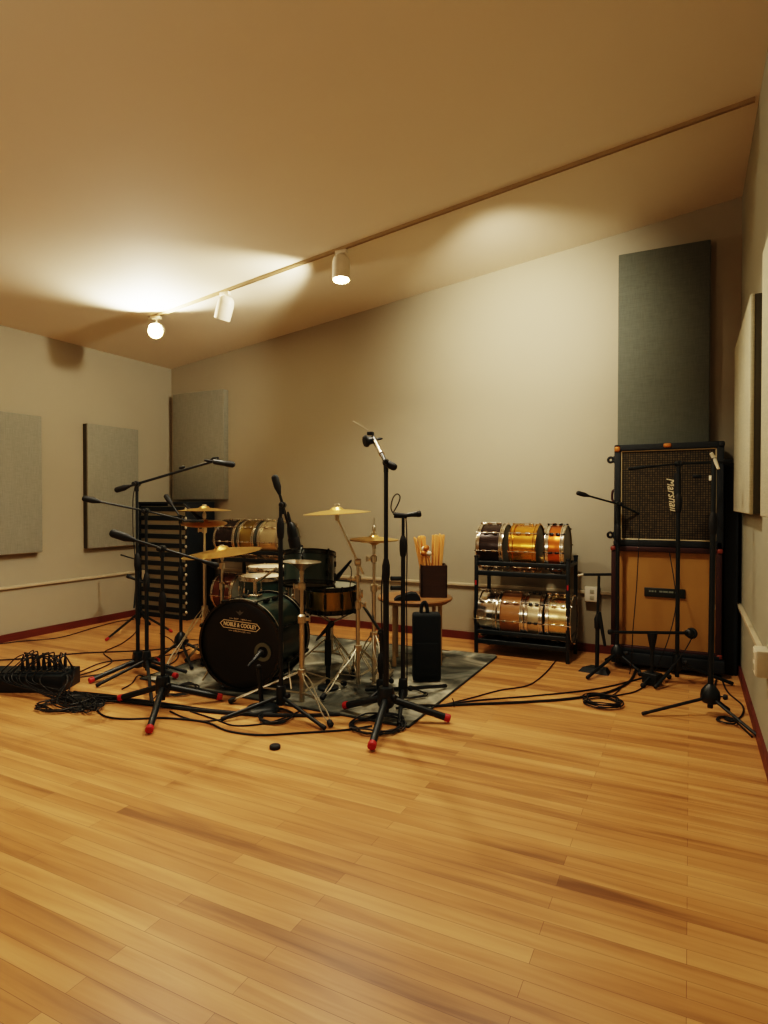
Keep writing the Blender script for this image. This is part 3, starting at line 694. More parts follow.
def tilt(axis, deg): return Matrix.Rotation(math.radians(deg), 4, axis)
KIT = 'drums of the green drum kit'
NICKEL = mat('black_nickel', (70, 72, 68), 0.25, 1.0)
t1 = drum('rack_tom', 'dark green tom nearest the folded boom stand, tipped away', 'drum', 0.158, 0.19, GREEN, HEADG, HEADG, mat('black_nickel', (70, 72, 68), 0.25, 1.0), 6, lug_m=MATS['black_nickel'], group=KIT)
c = W(309, 569, 3.86); place(t1, c, tilt(RT, -13) @ Matrix.Rotation(0.3, 4, 'Z'))
def floor_tom(label, R_, H_, c, rz, tl=None):
    t = drum('floor_tom', label, 'drum', R_, H_, GREEN, HEADW, HEADG, CHROME, 8, group=KIT)
    fz = -(c.z - H_ / 2 - RZ) + 0.012
    for k in range(3):
        a = 2 * PI * k / 3 + 0.4; q = R_ + 0.024; p = q + 0.018
        lg = obj('leg', MB().tube([(q * math.cos(a), q * math.sin(a), 0.06), (q * math.cos(a), q * math.sin(a), fz + 0.02), (p * math.cos(a), p * math.sin(a), fz)], 0.006, 8), CHROME, t)
        obj('rubber_foot', MB().ball((p * math.cos(a), p * math.sin(a), fz), 0.012), BLACKR, lg)
    place(t, (c.x, c.y, c.z - H_ / 2), (0, 0, rz))
floor_tom('small dark green floor tom with white head directly behind the bass drum', 0.152, 0.26, W(263, 577, 4.29), 0.2)
floor_tom('white-headed floor tom farther back, behind the smaller floor tom', 0.165, 0.34, W(270, 567.5, 4.68), 0.5)
GOLD = mat('brass_shell', (172, 148, 86), 0.36, 1.0, var=0.2, scale=8)
sn = drum('snare_drum', 'brass snare drum with grey head in the drum kit stand', 'drum', 0.172, 0.155, GOLD, HEADG, HEADG, HOOPB, 10, lug_m=HOOPB, group=KIT, strainer=True, lug_full=True)
csn = W(331.5, 597, 4.16); place(sn, csn, tilt(RT, 2) @ Matrix.Rotation(2.2, 4, 'Z'))

# ---------------------------------------------------------------- cymbals
CYM = 'bronze cymbals of the drum kit'
def cymbal(label, c, R, nrm=(0, 0, 1), m=None, flip=False, group=CYM, hh=0.19, cone=False):
    bell = R * 0.2; h = R * hh
    top = [(0.006, h + 0.0), (bell * 0.4, h - 0.001), (bell * 0.75, h * 0.86), (bell, h * 0.58), (bell * 1.15, h * 0.5), (R * 0.5, h * 0.38), (R * 0.8, h * 0.15), (R, 0.0)]
    if cone: top = [(0.006, h), (R * 0.12, h * 0.92), (R * 0.26, h * 0.62), (R * 0.5, h * 0.3), (R * 0.8, h * 0.08), (R, 0.0)]
    prof = top + [(r, z - 0.0018) for r, z in reversed(top)]
    mb = MB().lathe(prof, (0, 0, 0), (0, 0, -1 if flip else 1), 56, closed=True)
    o = obj('cymbal', mb, m or BRASS); o.location = c
    o.rotation_euler = V((0, 0, 1)).rotation_difference(V(nrm).normalized()).to_euler(); return tag(o, label, 'cymbal', group)
def cym_stand(label, base, tips, top, tilt_at=None, collar_z=0.3, foot_z=0.14, dbl=True, boom_from=None, m=None, name='cymbal_stand', cat='cymbal stand', extra=None, pole_r=0.0125, nut=True):
    m = m or STEEL; base = V(base); bz = RZ if onrug(base) else 0.0
    t = thing(name, label, cat, (base.x, base.y, bz), 'chrome stands of the drum kit')
    ptop = V(boom_from) if boom_from is not None else V(top)
    ptop = V((base.x, base.y, ptop.z)) if boom_from is None and (V(top) - V((base.x, base.y, top[2]))).length < 0.08 else ptop
    low = V((base.x, base.y, foot_z - 0.05)); full = V((base.x, base.y, ptop.z))
    mz = collar_z + (ptop.z - collar_z) * 0.5
    obj('lower_tube', MB().cyl(low, V((base.x, base.y, mz)), pole_r, n=14), m, t)
    obj('upper_tube', MB().cyl(V((base.x, base.y, mz - 0.02)), full, pole_r * 0.72, n=12), m, t)
    mb = MB().lathe([(pole_r, -0.025), (pole_r * 1.6, -0.02), (pole_r * 1.6, 0.02), (pole_r * 0.8, 0.03)], (base.x, base.y, mz), (0, 0, 1), 16)
    mb.box(V((base.x, base.y, mz)) + RT * 0.026, (0.03, 0.012, 0.02), rz=YAW, bev=0.003)
    obj('height_clamp', mb, m, t)
    obj('wing_screw', MB().box(V((base.x, base.y, mz)) + RT * 0.045, (0.008, 0.008, 0.034), bev=0.003), m, t)
    uz = mz + (ptop.z - mz) * 0.62
    mb = MB().lathe([(pole_r * 0.72, -0.022), (pole_r * 1.5, -0.018), (pole_r * 1.5, 0.018), (pole_r * 0.72, 0.024)], (base.x, base.y, uz), (0, 0, 1), 14)
    mb.box(V((base.x, base.y, uz)) - RT * 0.024, (0.03, 0.014, 0.022), rz=YAW, bev=0.003); mb.cyl(V((base.x, base.y, uz)) - RT * 0.045 - V((0, 0, 0.016)), V((base.x, base.y, uz)) - RT * 0.045 + V((0, 0, 0.016)), 0.005)
    obj('upper_clamp', mb, m, t)
    obj('leg_collar', MB().lathe([(pole_r, -0.02), (0.024, -0.018), (0.024, 0.018), (pole_r, 0.022)], (base.x, base.y, collar_z), (0, 0, 1), 16), m, t)
    for tp in tips:
        tp = V(tp); rz = RZ if onrug(tp) else 0.0
        e = V((tp.x, tp.y, rz + 0.016)); s0 = V((base.x, base.y, collar_z)); d = e - s0; dh = V((d.x, d.y, 0)).normalized(); sd = V((-dh.y, dh.x, 0))
        s0 = s0 + dh * 0.02; mb = MB()
        if dbl:
            mdp = s0.lerp(e, 0.52)
            for k in (-1, 1):
                mb.tube(spline([s0 + sd * k * 0.006, s0.lerp(e, 0.2) + sd * k * 0.017, mdp + sd * k * 0.006, s0.lerp(e, 0.78) + sd * k * 0.015, e + sd * k * 0.005 - d.normalized() * 0.02], 5), 0.0042, 6)
            lo = V((base.x, base.y, foot_z)) + dh * 0.016
            for k in (-1, 1): mb.tube([lo + sd * k * 0.006, mdp + sd * k * 0.007], 0.0038, 6)
            mb.cyl(mdp - sd * 0.012, mdp + sd * 0.012, 0.005, n=8)
        else:
            mb.tube([s0, e - d.normalized() * 0.02], 0.007, 8); mb.tube([V((base.x, base.y, foot_z)), s0.lerp(e, 0.5)], 0.005, 8)
        lg = obj('leg', mb, m, t)
        dn = d.normalized()
        obj('rubber_foot', MB().lathe([(0.008, -0.035), (0.015, -0.025), (0.016, 0.0), (0.01, 0.008)], e, dn, 12), BLACKR, lg)
    if boom_from is not None:
        hd = V(top) - V((0, 0, 0.03)); bf = full
        back = bf - (hd - bf).normalized() * 0.08
        obj('boom_arm', MB().cyl(back, hd, 0.007), m, t)
        obj('boom_tilter', MB().lathe([(0.01, -0.02), (0.022, -0.016), (0.022, 0.016), (0.01, 0.02)], bf, RT, 16), m, t)
        st = hd
    else: st = full
    mb = MB().lathe([(0.005, -0.05), (0.014, -0.045), (0.014, -0.012), (0.006, -0.006), (0.004, 0.0), (0.004, 0.045 if nut else 0.01)], V(top), (0, 0, 1), 14)
    if (V(top) - st).length > 0.04: mb.tube([st, V(top) - V((0, 0, 0.04))], 0.006, 8)
    obj('cymbal_post', mb, m, t)
    if not nut: return t
    wn = MB().box(V(top) + V((0, 0, 0.05)), (0.034, 0.008, 0.012), rz=YAW, bev=0.003); wn.cyl(V(top) + V((0, 0, 0.035)), V(top) + V((0, 0, 0.058)), 0.008)
    obj('wing_nut', wn, m, t)
    obj('felt', MB().lathe([(0.004, 0.018), (0.018, 0.018), (0.018, 0.032), (0.004, 0.032)], V(top), (0, 0, 1), 14, closed=True), BLACKM, t)
    return t

# silver front stand with a small upturned cymbal
bS = G(302, 703); dS = dist(bS); tS = V((bS.x, bS.y, zat(304, 566, dS)))
cym_stand('chrome stand with braced legs standing closest to the camera, small upturned cymbal', bS, [G(331, 728), G(230, 704), G(345, 688)], tS, collar_z=zat(302, 672, dS), foot_z=0.06, pole_r=0.0155, nut=False)
cymbal('small upturned silver cymbal on the front chrome stand', tS + V((0, 0, 0.025)), 0.112, (0.03, 0.0, 1), STEEL, flip=True, hh=0.5, cone=True)
# crash
bK2 = G(358, 692); dK2 = dist(bK2); tc = W(337, 513, dK2 - 0.02)
cym_stand('chrome boom stand carrying the high crash cymbal beside the snare', bK2, [G(322, 703), G(392, 686), G(352, 680)], tc, collar_z=zat(358, 648, dK2), foot_z=0.1, boom_from=W(358, 562, dK2))
cymbal('high bronze crash cymbal left of the tallest microphone stand', tc, 0.205, -RT * 0.05 - FWD * 0.02 + V((0, 0, 1)))
# hi-hat
bHH = G(374, 690); dHH = dist(bHH); tHH = V((bHH.x, bHH.y, zat(374, 541, dHH)))
hs = cym_stand('chrome hi-hat stand behind the tallest microphone stand', bHH, [G(391, 676), G(352, 676), G(383, 705)], tHH, collar_z=0.34, foot_z=0.1, name='hi_hat_stand')
obj('pull_rod', MB().cyl(tHH, V((bHH.x, bHH.y, zat(374, 518, dHH))), 0.003), STEEL, hs)
obj('hat_clutch', MB().lathe([(0.004, -0.03), (0.008, -0.026), (0.012, 0.0), (0.008, 0.012), (0.004, 0.016)], V((bHH.x, bHH.y, zat(374, 528, dHH))), (0, 0, 1), 12), STEEL, hs)
q = V((bHH.x, bHH.y, RZ)) - BB * -0.02
mb = MB().box(q + BB * 0.16 + V((0, 0, 0.035)), (0.085, 0.26, 0.012), rz=BD_heading, bev=0.003); mb.box(q + BB * 0.16 + V((0, 0, 0.008)), (0.06, 0.30, 0.012), rz=BD_heading, bev=0.003)
obj('foot_pedal', mb, STEEL, hs)
cymbal('bottom hi-hat cymbal facing up on the hi-hat stand', tHH + V((0, 0, 0.004)), 0.15, (0, 0, 1), flip=True)
cymbal('top hi-hat cymbal with bell up on the hi-hat stand', tHH + V((0, 0, 0.012)), 0.15, (0.02, 0, 1))
# stacked crashes
bLC = G(205, 656); tLC = V((bLC.x, bLC.y, zat(207, 512, dist(bLC))))
dl = dist(bLC)
cym_stand('chrome cymbal stand next to the slatted cabinet, two cymbals stacked', bLC, [G(165, 671), G(226, 658), G(203, 668)], tLC, collar_z=0.36, foot_z=0.12)
cymbal('upper thin crash cymbal beside the slatted cabinet', tLC + V((0, 0, 0.012)), 0.195, V((0, 0, 1)) - FWD * 0.01)
cymbal('lower crash cymbal with bright bell beside the slatted cabinet', tLC + V((-0.005, 0, -0.085)), 0.17, V((0, 0, 1)) - FWD * 0.13 + RT * 0.03)
# ride
cR = W(222, 553, 4.28); bR = V((cR.x, cR.y, 0))
cym_stand('chrome ride stand hidden behind the bass drum', bR, [V((bR.x - 0.3, bR.y - 0.04, 0)), V((bR.x + 0.08, bR.y + 0.28, 0)), V((bR.x + 0.05, bR.y - 0.16, 0))], cR, collar_z=0.33, foot_z=0.12)
cymbal('large bronze ride cymbal tilted above the bass drum', cR, 0.275, -RT * 0.10 - V((FWD.x, FWD.y, 0)) * 0.055 + V((0, 0, 1)))

# snare stand
bSS = V((csn.x, csn.y, 0)); ss = thing('snare_stand', 'chrome snare stand under the brass snare drum', 'snare stand', (bSS.x, bSS.y, RZ), 'chrome stands of the drum kit')
zb = csn.z - 0.095
obj('center_tube', MB().cyl(bSS + V((0, 0, 0.12)), bSS + V((0, 0, zb - 0.08)), 0.0125), STEEL, ss)
for k in range(3):
    a = 2 * PI * k / 3 + 0.6; d = V((math.cos(a), math.sin(a), 0)); s2 = V((-d.y, d.x, 0))
    ar = obj('basket_arm', MB().tube([bSS + V((0, 0, zb - 0.08)), bSS + d * 0.16 + V((0, 0, zb - 0.01)), bSS + d * 0.19 + V((0, 0, zb + 0.03))], 0.0055, 8), STEEL, ss)
    obj('rubber_grip', MB().tube([bSS + d * 0.178 + V((0, 0, zb)), bSS + d * 0.194 + V((0, 0, zb + 0.034))], 0.010, 8), BLACKR, ar)
    d = V((math.cos(a + 1), math.sin(a + 1), 0)); s2 = V((-d.y, d.x, 0)); mb = MB()
    for j in (-1, 1): mb.tube([bSS + s2 * j * 0.008 + V((0, 0, 0.26)), bSS + d * 0.27 + s2 * j * 0.006 + V((0, 0, RZ + 0.016))], 0.0045, 6); mb.tube([bSS + s2 * j * 0.008 + V((0, 0, 0.13)), bSS + d * 0.14 + s2 * j * 0.008 + V((0, 0, 0.14))], 0.004, 6)
    lg = obj('leg', mb, STEEL, ss)
    obj('rubber_foot', MB().ball(bSS + d * 0.275 + V((0, 0, RZ + 0.014)), 0.014), BLACKR, lg)
# black stand and microphone at the snare
bSM = G(381, 703); dSM = dist(bSM)
sSM, tSM = stand('small black boom stand reaching towards the brass snare', bSM, [G(364, 708), G(398, 694), G(376, 692)], zat(380, 632, dSM), 0.09, clutch_z=0.22, r1=0.012)
e = W(362, 604, 3.95); boom(sSM, tSM, tSM + (tSM - e).normalized() * 0.06, e, 0.009, 0.0)
mic('black microphone leaning over the brass snare head', W(347, 565.5, 3.98), W(335, 580, 4.08), 'dynamic')
bUM = G(328, 690); dUM = dist(bUM)
tu = thing('microphone_stand', 'short black stand on round base under the brass snare', 'microphone stand', (bUM.x, bUM.y, RZ), STANDS)
obj('base_plate', MB().lathe([(0, 0), (0.065, 0), (0.065, 0.01), (0.05, 0.018), (0, 0.022)], (bUM.x, bUM.y, RZ), (0, 0, 1), 24), BLACK, tu)
obj('pole', MB().cyl((bUM.x, bUM.y, RZ + 0.01), (bUM.x, bUM.y, zat(328, 628, dUM)), 0.014), BLACK, tu)
obj('pole_clutch', MB().cyl((bUM.x, bUM.y, zat(328, 665, dUM)), (bUM.x, bUM.y, zat(328, 640, dUM)), 0.02), BLACKR, tu)
mic('microphone aimed up at the underside of the brass snare', W(322, 634, dUM), W(333, 622, dUM + 0.08), 'dynamic')

# kick pedal
kp = bc + BB * (BL + 0.02); kp = V((kp.x, kp.y, RZ))
kt = thing('kick_pedal', 'chrome kick pedal behind the bass drum on the rug', 'pedal', kp)
obj('base_plate', MB().box(kp + BB * 0.15 + V((0, 0, 0.006)), (0.10, 0.30, 0.012), rz=BD_heading, bev=0.003), BLACK, kt)
Mf = Matrix.Translation(kp + BB * 0.16 + V((0, 0, 0.045))) @ Matrix.Rotation(BD_heading, 4, 'Z') @ Matrix.Rotation(math.radians(-14), 4, 'X')
obj('footboard', MB().box((0, 0, 0), (0.08, 0.24, 0.01), M=Mf, bev=0.003), STEEL, kt)
mb = MB()
for s in (-1, 1): mb.cyl(kp + BB * 0.04 + BR * s * 0.05, kp + BB * 0.04 + BR * s * 0.05 + V((0, 0, 0.2)), 0.008)
mb.cyl(kp + BB * 0.04 - BR * 0.055 + V((0, 0, 0.195)), kp + BB * 0.04 + BR * 0.055 + V((0, 0, 0.195)), 0.007)
obj('pedal_frame', mb, STEEL, kt)
mb = MB().cyl(kp + BB * 0.04 + V((0, 0, 0.195)), kp + BB * 0.10 + V((0, 0, 0.36)), 0.004)
bt_ = obj('beater_shaft', mb, STEEL, kt); obj('beater', MB().ball(kp + BB * 0.10 + V((0, 0, 0.37)), 0.026), BLACKM, bt_)

# ---------------------------------------------------------------- drum racks
rw, rd = 0.68, 0.33
rk = thing('drum_rack', 'black metal two-tier rack holding seven snare drums by the back wall', 'rack', (0, 0, 0), 'black two-tier drum racks')
for x in (-rw / 2, rw / 2):
    for y in (0, rd):
        p = obj('post', MB().box((x, y, 0.37), (0.026, 0.026, 0.74), bev=0.004), BLACK, rk)
        obj('post_cap', MB().box((x, y, 0.745), (0.03, 0.03, 0.014), bev=0.004), BLACKR, p)
for z in (0.695, 0.175):
    for y in (0, rd): obj('rail', MB().box((0, y, z), (rw, 0.024, 0.034), bev=0.006), BLACK, rk)
    obj('rail', MB().box((0, 0.0, z - 0.075), (rw, 0.022, 0.036), bev=0.006), BLACK, rk)
    for x in (-rw / 2, rw / 2): obj('side_bar', MB().box((x, rd / 2, z), (0.022, rd, 0.026), bev=0.004), BLACK, rk)
obj('bottom_tray', MB().box((0, rd / 2, 0.095), (rw - 0.02, rd - 0.02, 0.008)), BLACK, rk)
for x in (-rw / 2, rw / 2):
    obj('red_label', MB().box((x, -0.0145, 0.545), (0.012, 0.003, 0.035)), REDT, rk, label='small red sticker on the post')
RK = V((-1.115, 4.475, 0)); rk.location = RK
rk2loc = V((PY(258, 550, 4.58).x, 4.46, 0))
dup(rk, rk2loc, 'black metal rack behind the ride cymbal and toms', 0.0)
RS = 0.172
def rest_z(rail_z): return rail_z + 0.017 + math.sqrt((RS + 0.013) ** 2 - (rd / 2 - 0.008) ** 2)
def shelf_drum(x0, x1, rloc, rail_z, label, shell_m, hoop_m=None, head_m=None, lug_m=None, nl=8, group='snare drums on the rack by the back wall', full=False):
    Hh = abs(x1 - x0) - 0.018
    t = drum('snare_drum', label, 'drum', RS, Hh, shell_m, head_m or HEADG, HEADG, hoop_m or CHROME, nl, lug_m, group, True, lug_full=full)
    place(t, (rloc.x + (x0 + x1) / 2, rloc.y + rd / 2, rest_z(rail_z)), Matrix.Rotation(PI / 2, 4, 'Y') @ Matrix.Rotation(PI / 2 + 0.5, 4, 'Z'))
BLKP = mat('black_pearl_shell', (52, 40, 36), 0.25, 0.3, var=0.4, scale=30)
GOLDL = mat('polished_gold_shell', (226, 166, 70), 0.22, 1.0, var=0.08)
COPP = mat('copper_shell', (206, 120, 52), 0.28, 0.9, var=0.12)
WALN = mat('walnut_shell', (150, 104, 56), 0.35, var=0.3, scale=5, coat=0.3)
CREAM = mat('cream_nickel_shell', (206, 190, 154), 0.3, 0.7, var=0.08)
def xr(px): return PY(px, 540, 4.5).x - RK.x
shelf_drum(xr(477.5), xr(503), RK, 0.695, 'black pearl snare drum at the left end of the rack top shelf', BLKP)
shelf_drum(xr(510), xr(536), RK, 0.695, 'polished gold snare drum in the middle of the rack top shelf', GOLDL, hoop_m=mat('gold_hoop', (214, 166, 84), 0.2, 1.0))
shelf_drum(xr(545.5), xr(564), RK, 0.695, 'narrow copper snare drum with black lugs on the rack top shelf', COPP, lug_m=HOOPB)
shelf_drum(xr(476), xr(497), RK, 0.175, 'all-chrome snare drum at the left end of the rack lower shelf', CHROME)
shelf_drum(xr(498), xr(524), RK, 0.175, 'walnut-shelled snare drum with chrome hoops on the rack lower shelf', WALN)
shelf_drum(xr(525), xr(543), RK, 0.175, 'narrow cream snare drum on the rack lower shelf', CREAM, lug_m=HOOPB)
shelf_drum(xr(546), xr(571), RK, 0.175, 'bright nickel snare drum at the right end of the rack lower shelf', mat('nickel_shell', (220, 200, 150), 0.25, 1.0))
def xr2(px): return PY(px, 540, 4.55).x - rk2loc.x
G2 = 'snare drums on the rack behind the ride cymbal'
shelf_drum(xr2(221), xr2(241), rk2loc, 0.695, 'black snare drum with red lacquer glints behind the ride cymbal', BLKP, group=G2)
shelf_drum(xr2(244.5), xr2(260), rk2loc, 0.695, 'brass snare drum on the rack behind the ride cymbal', GOLD, group=G2)
shelf_drum(xr2(264), xr2(284), rk2loc, 0.695, 'silver snare drum with pale head behind the folded boom stand', CREAM, hoop_m=STEEL, group=G2)
RUST = mat('rust_red_shell', (104, 58, 38), 0.35, 0.3, var=0.6, scale=14)
shelf_drum(xr2(218), xr2(238), rk2loc, 0.175, 'rust red snare drum on the lower shelf behind the bass drum', RUST, group=G2)

# ---------------------------------------------------------------- slatted cabinet
cf = PY(137.5, 560, 4.45); X0, X1, Y0, Y1 = cf.x, PY(187, 560, 4.45).x, 4.45, 4.84
sc = thing('rack_cabinet', 'black upright cabinet with slatted front against the back wall corner', 'cabinet', ((X0 + X1) / 2, Y0, 0))
hC = 1.15
for x in (X0 + 0.012, X1 - 0.012): obj('side_panel', MB().box((x, (Y0 + Y1) / 2, hC / 2 + 0.01), (0.024, Y1 - Y0, hC - 0.02), bev=0.004), TOLEX, sc)
obj('top_panel', MB().box(((X0 + X1) / 2, (Y0 + Y1) / 2, hC), (X1 - X0, Y1 - Y0, 0.022), bev=0.004), TOLEX, sc)
obj('base_panel', MB().box(((X0 + X1) / 2, (Y0 + Y1) / 2, 0.02), (X1 - X0, Y1 - Y0, 0.04), bev=0.004), TOLEX, sc)
obj('felt_backing', MB().box(((X0 + X1) / 2, Y0 + 0.032, hC / 2), (X1 - X0 - 0.05, 0.01, hC - 0.06)), GREYPL, sc)
ns = 12
for i in range(ns):
    z = 0.09 + (hC - 0.15) * i / (ns - 1)
    obj('slat', MB().box(((X0 + X1) / 2, Y0 + 0.014, z), (X1 - X0 - 0.04, 0.022, 0.046), bev=0.004), BLACK, sc)
for i in range(12):
    obj('rack_screw', MB().ball((X1 - 0.012, Y0 - 0.002, 0.08 + i * 0.092), 0.016, (1, 0.4, 1), 10), WHITEP, sc)
obj('paper_tag', MB().box((X0 + 0.09, Y0 - 0.001, 0.42), (0.05, 0.005, 0.1)), WHITEP, sc, label='small pale paper tag')

# ---------------------------------------------------------------- side table, stick box, bag
ct = W(415, 596, 4.36); zt = ct.z
tb = thing('side_table', 'round wooden side table with four legs holding the stick box', 'table', (ct.x, ct.y, 0))
obj('tabletop', MB().lathe([(0, 0.0), (0.24, 0.0), (0.262, 0.006), (0.268, 0.018), (0.262, 0.028), (0.0, 0.03)], (ct.x, ct.y, zt - 0.03), (0, 0, 1), 48), WOODT, tb)
obj('apron', MB().lathe([(0.225, -0.012), (0.235, -0.012), (0.235, 0), (0.225, 0)], (ct.x, ct.y, zt - 0.03), (0, 0, 1), 40, closed=True), WOODLEG, tb)
for s, k in ((-0.15, -0.12), (0.17, -0.09), (0.145, 0.13), (-0.13, 0.15)):
    q = V((ct.x, ct.y, 0)) + RT * s + V((FWD.x, FWD.y, 0)) * k; rz = RZ if onrug(q) else 0
    obj('leg', MB().box((q.x, q.y, (zt - 0.03 + rz) / 2), (0.028, 0.028, zt - 0.03 - rz), rz=YAW, bev=0.004), WOODLEG, tb)
cb = W(433, 592, 4.38); bw = 0.185; bhh = 0.225
t = thing('stick_box', 'dark walnut box of drumsticks on the round side table', 'box', (cb.x, cb.y, zt))
Mb = Matrix.Translation((cb.x, cb.y, zt)) @ Matrix.Rotation(YAW, 4, 'Z')
mb = MB()
for x, y, sx, sy in ((0, -bw / 2 + 0.006, bw, 0.012), (0, bw / 2 - 0.006, bw, 0.012), (-bw / 2 + 0.006, 0, 0.012, bw), (bw / 2 - 0.006, 0, 0.012, bw)):
    mb.box((x, y, bhh / 2), (sx, sy, bhh), M=Mb)
obj('box_wall', mb, WOODD, t); obj('box_floor', MB().box((0, 0, 0.006), (bw - 0.02, bw - 0.02, 0.012), M=Mb), WOODD, t)
k = 0
for gx, gy, n, kind in ((-0.045, 0.01, 19, 'stick'), (0.026, 0.0, 22, 'stick'), (-0.035, -0.05, 7, 'mallet')):
    for i in range(n):
        k += 1
        ox, oy = gx + random.uniform(-0.03, 0.03), gy + random.uniform(-0.03, 0.045)
        lean = V((-0.14 + random.uniform(-0.09, 0.12), random.uniform(-0.08, 0.08), 1)) if gx < 0 else V((0.04 + random.uniform(-0.05, 0.05), random.uniform(-0.04, 0.06), 1))
        L = random.uniform(0.405, 0.42) if kind == 'stick' else random.uniform(0.31, 0.36)
        if gx > 0: L += 0.012
        a = V((ox - (0.10 * lean.x), oy - 0.05 * lean.y, 0.014)); d = lean.normalized()
        a.x = max(-bw / 2 + 0.022, min(bw / 2 - 0.022, a.x)); a.y = max(-bw / 2 + 0.022, min(bw / 2 - 0.022, a.y))
        A = Mb @ a; D = (Mb.to_3x3() @ d)
        if kind == 'stick':
            o = obj('drumstick', MB().lathe([(0.0, 0), (0.006, 0.003), (0.0078, 0.01), (0.0078, L * 0.3), (0.0078, L * 0.985), (0.006, L * 0.997), (0, L)], A, D, 10), WOODL, origin=A)
            tag(o, 'pale wooden drumstick standing in the walnut box' + (', in the left-leaning bunch' if gx < 0 else ', in the tall upright bunch'), 'drumstick', 'drumsticks in the walnut box')
        else:
            o = thing('drum_mallet', 'round-headed drum mallet standing in the walnut box', 'mallet', A, 'mallets in the walnut box')
            obj('shaft', MB().cyl(A, A + D * L * 0.93, 0.005), WOODL, o)
            obj('mallet_head', MB().ball(A + D * L * 0.93, 0.019 if i else 0.015), ORANGE if i % 3 else HEADW, o)
# pouch
pc = W(407, 592, 4.2); pc = V((pc.x, pc.y, zt))
mb = MB(); vs = []
prof = [(-0.09, 0.0), (-0.07, 0.02), (-0.02, 0.035), (0.03, 0.05), (0.065, 0.045), (0.09, 0.012), (0.09, 0.0)]
M2 = Matrix.Translation(pc) @ Matrix.Rotation(YAW, 4, 'Z')
mb.poly([M2 @ V((x, -0.05, z)) for x, z in prof], M2.to_3x3() @ V((0, 0.1, 0)))
tag(obj('pouch', mb, BLACKM, origin=pc), 'small black pouch lying on the side table beside the stick box', 'pouch')
# tall bag
bb = G(427, 682, RZ); bg = thing('stick_bag', 'tall narrow black bag standing on the rug before the side table', 'bag', bb)
wB, hB, dB2 = 0.18, 0.43, 0.12
bb = bb + V((FWD.x, FWD.y, 0)) * 0.06
obj('bag_body', MB().box(bb + V((0, 0, hB / 2)), (wB, dB2, hB), rz=YAW, bev=0.018), BLACKM, bg)
mb = MB().tube(spline([bb + RT * -0.035 + V((0, 0, hB - 0.01)), bb + RT * -0.03 + V((0, 0, hB + 0.05)), bb + RT * -0.005 + V((0, 0, hB + 0.065)), bb + RT * 0.01 + V((0, 0, hB - 0.01))], 6), 0.012, 8)
obj('carry_handle', mb, BLACKM, bg)
Mz = Matrix.Translation(bb + V((0, 0, 0))) @ Matrix.Rotation(YAW, 4, 'Z')
mb = MB(); mb.box((0, -dB2 / 2 - 0.002, hB * 0.33), (wB * 0.8, 0.01, hB * 0.5), M=Mz, bev=0.004)
obj('front_pocket', mb, BLACKM, bg)

# ---------------------------------------------------------------- amplifier stack
CY = 4.56; CDp = 0.31
lx, rx = PY(614, 500, CY).x, PY(724, 500, CY).x
z1 = PY(668, 547, CY).z; z2 = PY(668, 443, CY).z
zb = PY(668, 655, CY).z; cw = rx - lx; cx = (lx + rx) / 2
dly = thing('equipment_dolly', 'low black wheeled platform under the guitar cabinets', 'dolly', (cx, CY, 0))
obj('deck', MB().box((cx, CY + CDp / 2 - 0.02, 0.035 + (zb - 0.035) / 2), (cw + 0.02, CDp + 0.04, zb - 0.036), bev=0.006), TOLEX, dly)
for x in (lx + 0.07, rx - 0.07):
    for y in (CY + 0.03, CY + CDp - 0.06): obj('caster', MB().lathe([(0.018, -0.012), (0.02, -0.01), (0.02, 0.01), (0.018, 0.012)], (x, y, 0.02), (1, 0, 0), 16), BLACKR, dly)
# lower cabinet
l2, r2 = PY(611, 600, CY).x, PY(722, 600, CY).x; c2 = (l2 + r2) / 2; w2 = r2 - l2; h2 = z1 - zb - 0.004
lc = thing('guitar_cabinet', 'tan-fronted guitar cabinet with oxblood sides, lower one of the stack', 'speaker cabinet', (c2, CY, zb), 'stacked guitar cabinets')
def cabinet(t, cx, w, z0, h, side_m, grille_m, lip, inset, piping):
    y0, y1 = CY, CY + CDp
    mb = MB()
    mb.box((cx - w / 2 + lip / 2, (y0 + y1) / 2, z0 + h / 2), (lip, y1 - y0, h), bev=0.006); mb.box((cx + w / 2 - lip / 2, (y0 + y1) / 2, z0 + h / 2), (lip, y1 - y0, h), bev=0.006)
    mb.box((cx, (y0 + y1) / 2, z0 + lip / 2), (w - 0.01, y1 - y0, lip), bev=0.006); mb.box((cx, (y0 + y1) / 2, z0 + h - lip / 2), (w - 0.01, y1 - y0, lip), bev=0.006)
    mb.box((cx, y1 - 0.006, z0 + h / 2), (w - 0.02, 0.012, h - 0.02))
    obj('cabinet_shell', mb, side_m, t)
    g = obj('speaker_grille', MB().box((cx, y0 + inset + 0.006, z0 + h / 2), (w - 2 * lip + 0.004, 0.012, h - 2 * lip + 0.004)), grille_m, t)
    if piping:
        a, b = w / 2 - lip - 0.004, h / 2 - lip - 0.004; zc_ = z0 + h / 2
        mb = MB()
        for p, q in (((-a, -b), (a, -b)), ((a, -b), (a, b)), ((a, b), (-a, b)), ((-a, b), (-a, -b))):
            mb.tube([(cx + p[0], y0 + inset - 0.004, zc_ + p[1]), (cx + q[0], y0 + inset - 0.004, zc_ + q[1])], 0.0045, 6)
        obj('piping', mb, PIPING, t)
    return g
cabinet(lc, c2, w2, zb + 0.002, h2, DRED, TAN, 0.036, 0.03, False)
for x in (l2 + 0.012, r2 - 0.012):
    for z in (zb + 0.018, zb + h2 - 0.016): obj('corner_protector', MB().box((x, CY + 0.004, z), (0.034, 0.03, 0.032), bev=0.01), mat('red_brown_corner', (120, 52, 34), 0.45), lc)
pb = PY(664.5, 593, CY + 0.02)
